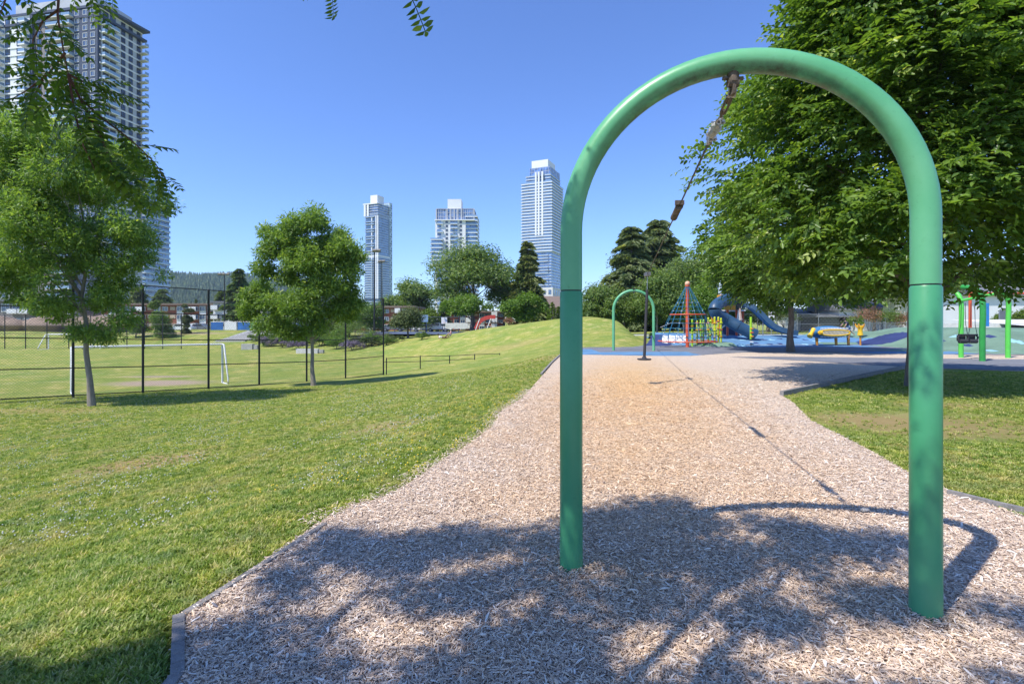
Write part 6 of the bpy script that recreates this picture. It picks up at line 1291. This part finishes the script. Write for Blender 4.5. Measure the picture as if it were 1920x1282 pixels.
def car(label, px, pb, Y, m_, kind='car', rz=0):
    b_ = P(px, pb, Y); b_.z = -.36 if Y > 90 else g1(b_.x, b_.y); t = thing('parked_car', label, 'car', b_, rz, 'cars parked beyond the field')
    prof = [(-2.2, .35), (-2.25, .75), (-1.9, .92), (-1.35, .98), (-.75, 1.42), (.65, 1.45), (1.35, 1.02), (2.15, .9), (2.25, .6), (2.2, .35)] if kind == 'car' else [(-2.6, .45), (-2.65, .95), (-1.7, 1.05), (-1.1, 1.65), (.35, 1.68), (.5, 1.05), (2.6, 1.05), (2.65, .5)]
    mb = MB(); n = len(prof); mb.add([(x, -.85, z) for x, z in prof]+[(x, .85, z) for x, z in prof], [tuple(range(n)), tuple(range(n, 2*n))[::-1]]+[(i, i+n, (i+1) % n+n, (i+1) % n) for i in range(n)]); mb.build('body', m_, t)
    g = [(-1.15, 1.0), (-.7, 1.35), (.55, 1.38), (1.1, 1.03)] if kind == 'car' else [(-1.45, 1.1), (-1.0, 1.58), (.2, 1.6), (.28, 1.1)]
    for s_ in (-1, 1): mb = MB(); mb.add([(x, .86*s_, z) for x, z in g]+[(x, .88*s_, z) for x, z in g], [(0,1,2,3),(7,6,5,4),(0,4,5,1),(1,5,6,2),(2,6,7,3),(3,7,4,0)]); mb.build('side_window', DGLASS, t)
    for x in (-1.4, 1.4):
        for s_ in (-1, 1): mb = MB(); mb.tube([(x, .72*s_, .33), (x, .88*s_, .33)], .33, 14); w_ = mb.build('wheel', DARKRUB, t); mb = MB(); mb.tube([(x, .881*s_, .33), (x, .895*s_, .33)], .19, 10); mb.build('rim', STEEL, w_)
    return t
car('white car parked beyond the young trees left of the far light mast', 342, 621, 98, CARW); car('white car half hidden by the shrub tree at the court', 795, 628, 97, CARW); car('white pickup truck behind the court fence', 822, 627, 96, CARW, 'pickup')
car('dark car parked beside the blue banners', 375, 622, 100, CARG); car('blue grey car behind the fence end post', 738, 628, 99, CARG); car('dark car seen under the smaller ash', 552, 626, 96, CARR); car('pale car right of the ash trunk far away', 605, 626, 98, CARW); car('grey car at the left edge of the far street', 205, 622, 98, CARG); car('white car on the ramp below the blue banners', 425, 624, 97, CARW)
# stairs, blocks
st = P(432, 650, 80); st.z = -2.2; t = thing('concrete_stairs', 'wide concrete stairs climbing the bank behind the goal', 'stairs', st, .0)
for i in range(11): mb = MB(); zz_ = max(.09+.175*i, g1(st.x+.25*i, st.y+.35+.75*i)-st.z+.12); mb.box((.25*i, .35+.75*i, zz_-.2), (4.6, .76, .6)); mb.build('step', CONC, t)
for s_ in (-1, 1): mb = MB(); mb.add([(s_*1.75+dx_, y, z) for dx_ in (0, .22) for y, z in ((0, -.2), (0, .35), (0, .35), (0, -.2))], []); mb = MB(); mb.tube([(s_*2.5, -.2, .25), (s_*2.5+2.75, 8.4, 2.5)], .28, 4); mb.build('side_wall', CONCW, t)
def blockobj(name, label, px, py, Y, dims, mat, legs=False, rz=0):
    b_ = P(px, py, Y); b_.z = g1(b_.x, b_.y); t = thing(name, label, 'bench', b_, rz, 'concrete seats at the field edge'); mb = MB(); mb.box((0, 0, dims[2]/2), dims); mb.build('seat_block', mat, t)
    mb = MB(); mb.box((dims[0]*.5+.35, .05, dims[2]*.45), (.55, dims[1]*.8, dims[2]*.7)); mb.build('end_block', CONC, t); return t
blockobj('concrete_bench', 'long pale concrete block seat behind the ash trunk', 577, 663, 62, (2.6, .6, .55), CONCW); blockobj('concrete_bench', 'low concrete seat with angled ends left of the lavender', 465, 654, 70, (1.5, .7, .8), CONC)
mb = MB(); mb.box((0, 0, .4), (3.2, .25, .8)); o = mb.build('site_wall', CONCW); o.location = P(856, 616, 74); tag(o, 'short white wall on the mound crest under the bright tree', 'wall')
q = P(905, 612, 68); q.z = g1(q.x, q.y); t = thing('red_play_frame', 'red curved climbing panel on white poles on the mound crest', 'play structure', q)
pts = [Vector((-.9, 0, .3)), Vector((-.5, 0, 1.1)), Vector((.1, 0, 1.6)), Vector((.9, 0, 1.85)), Vector((1.7, 0, 1.9))]; mb = MB(); sweep(mb, smooth(pts), [(-.4, .28), (.4, .28), (.4, -.22), (-.4, -.22)]); mb.build('curved_panel', M('red_panel', (.45, .05, .04), .5), t, True)
for x in (-1.1, .35): mb = MB(); mb.tube([(x, -.4, -.3), (x+.75, -.4, 1.7)], .05, 6); mb.build('pole', WHITE, t)
# ---------------------------------------------------------------- people
SKIN = M('skin', (.42, .25, .18), .6, var=.06); 
def person(label, loc, rz, joints, clothes, hair, sc=1.0, group=None):
    """joints: dict name->(x,y,z) metres for an adult; built as one skinned surface, clothing as faces of the same body by height/limb"""
    t = thing('person', label, 'person', loc, rz, group); J = joints
    names = ['pelvis', 'chest', 'neck', 'head', 'ls', 'le', 'lh', 'rs', 're', 'rh', 'lhip', 'lk', 'lf', 'lt', 'rhip', 'rk', 'rf', 'rt']
    rad = dict(pelvis=.13, chest=.15, neck=.055, head=.10, ls=.065, le=.045, lh=.035, rs=.065, re=.045, rh=.035, lhip=.085, lk=.06, lf=.042, lt=.035, rhip=.085, rk=.06, rf=.042, rt=.035)
    ed = [('pelvis', 'chest'), ('chest', 'neck'), ('neck', 'head'), ('chest', 'ls'), ('ls', 'le'), ('le', 'lh'), ('chest', 'rs'), ('rs', 're'), ('re', 'rh'), ('pelvis', 'lhip'), ('lhip', 'lk'), ('lk', 'lf'), ('lf', 'lt'), ('pelvis', 'rhip'), ('rhip', 'rk'), ('rk', 'rf'), ('rf', 'rt')]
    me = bpy.data.meshes.new('body'); me.from_pydata([Vector(J[n_])*sc for n_ in names], [(names.index(a), names.index(b)) for a, b in ed], []); o = link('body', me, t)
    sk_ = o.modifiers.new('skin', 'SKIN'); 
    for i, n_ in enumerate(names): me.skin_vertices[0].data[i].radius = (rad[n_]*sc, rad[n_]*sc*.9); me.skin_vertices[0].data[i].use_root = (i == 0)
    o.modifiers.new('sub', 'SUBSURF').levels = 1; o.modifiers['sub'].render_levels = 1; dg = bpy.context.evaluated_depsgraph_get(); ev = bpy.data.meshes.new_from_object(o.evaluated_get(dg)); o.modifiers.clear(); o.data = ev
    for m_ in (SKIN, clothes[0], clothes[1]): ev.materials.append(m_)
    jp = {n_: Vector(J[n_])*sc for n_ in names}
    up = {'pelvis': 2, 'chest': 1, 'neck': 0, 'head': 0, 'ls': 1, 'le': 0, 'lh': 0, 'rs': 1, 're': 0, 'rh': 0, 'lhip': 2, 'lk': clothes[2], 'lf': 0, 'lt': 0, 'rhip': 2, 'rk': clothes[2], 'rf': 0, 'rt': 0}
    for p_ in ev.polygons: c = p_.center; n_ = min(names, key=lambda k: (jp[k]-c).length-rad[k]*sc); p_.material_index = up[n_]; p_.use_smooth = True
    h = jp['head']; mb = MB(); mb.ball(h+Vector((0, .015, .035))*sc, .115*sc, 10, (1, 1.05, .95)); mb.build('hair', hair, t, True)
    return t
HB = M('hair_dark', (.03, .02, .015), .6); HW = M('pale_cap', (.6, .55, .5), .7)
crouch = dict(pelvis=(0, 0, .62), chest=(-.22, 0, .98), neck=(-.30, 0, 1.14), head=(-.36, 0, 1.26), ls=(-.25, -.17, 1.05), le=(-.40, -.2, .82), lh=(-.52, -.15, .62), rs=(-.25, .17, 1.05), re=(-.42, .2, .85), rh=(-.58, .15, .72), lhip=(0, -.1, .60), lk=(-.08, -.14, .30), lf=(.02, -.12, .05), lt=(-.10, -.12, .03), rhip=(.02, .1, .6), rk=(.22, .14, .34), rf=(.52, .12, .10), rt=(.44, .12, .04))
q = P(1592, 632, 37.2); q.z = .55
person('person in a dark top and grey shorts climbing behind the shell climber', q, 0, crouch, (M('cloth_dark', (.05, .05, .07), .8), M('cloth_bluegrey', (.22, .30, .42), .8), 0), HB, .92)
lie = dict(pelvis=(0, 0, .13), chest=(-.42, 0, .22), neck=(-.56, 0, .34), head=(-.64, 0, .46), ls=(-.42, -.18, .24), le=(-.55, -.28, .06), lh=(-.40, -.30, .04), rs=(-.42, .18, .26), re=(-.58, .28, .08), rh=(-.42, .3, .05), lhip=(.05, -.1, .13), lk=(.42, -.14, .42), lf=(.70, -.12, .06), lt=(.82, -.12, .08), rhip=(.05, .1, .13), rk=(.48, .14, .14), rf=(.90, .14, .07), rt=(.94, .14, .17))
q = P(832, 632, 58); q.z = g1(q.x, q.y)+.03
person('person in pale clothes lying propped up on the left slope of the mound', q, .2, lie, (M('cloth_white', (.7, .66, .64), .8), M('cloth_maroon', (.14, .05, .06), .8), 2), HB, 1.0, 'people resting on the mound')
q = P(845, 630, 58.6); q.z = g1(q.x, q.y)+.03
sit = dict(pelvis=(0, 0, .12), chest=(-.05, 0, .50), neck=(-.03, 0, .68), head=(0, 0, .82), ls=(-.05, -.18, .56), le=(.1, -.24, .34), lh=(.28, -.18, .32), rs=(-.05, .18, .56), re=(.1, .24, .36), rh=(.28, .16, .34), lhip=(.04, -.1, .12), lk=(.34, -.14, .42), lf=(.52, -.12, .06), lt=(.64, -.12, .05), rhip=(.04, .1, .12), rk=(.36, .14, .40), rf=(.56, .12, .06), rt=(.68, .12, .05))
person('person with pink top sitting beside the lying one on the mound', q, math.pi, sit, (M('cloth_pink', (.65, .35, .36), .8), M('cloth_grey', (.35, .33, .33), .8), 2), HW, .95, 'people resting on the mound')
q = P(1852, 616, 35); q.z = 1.1
person('small child in red beside the blue panel near the swings', q, 1.2, sit, (M('cloth_red', (.55, .06, .05), .8), M('cloth_pale', (.6, .55, .5), .8), 2), HB, .62)
# ---------------------------------------------------------------- air
hz = MB(); hz.box((-350, 800, 66), (3300, 2300, 150)); hm = bpy.data.materials.new('haze_air'); hm.use_nodes = True; ht = hm.node_tree; ht.nodes.clear()
hv = ht.nodes.new('ShaderNodeVolumePrincipled'); hv.inputs['Color'].default_value = (.62, .80, 1, 1); hv.inputs['Density'].default_value = .00015; hv.inputs['Anisotropy'].default_value = .3
ho = ht.nodes.new('ShaderNodeOutputMaterial'); ht.links.new(hv.outputs[0], ho.inputs['Volume'])
tag(hz.build('haze', hm), 'faint blue haze over the far hill and towers', kind='stuff')
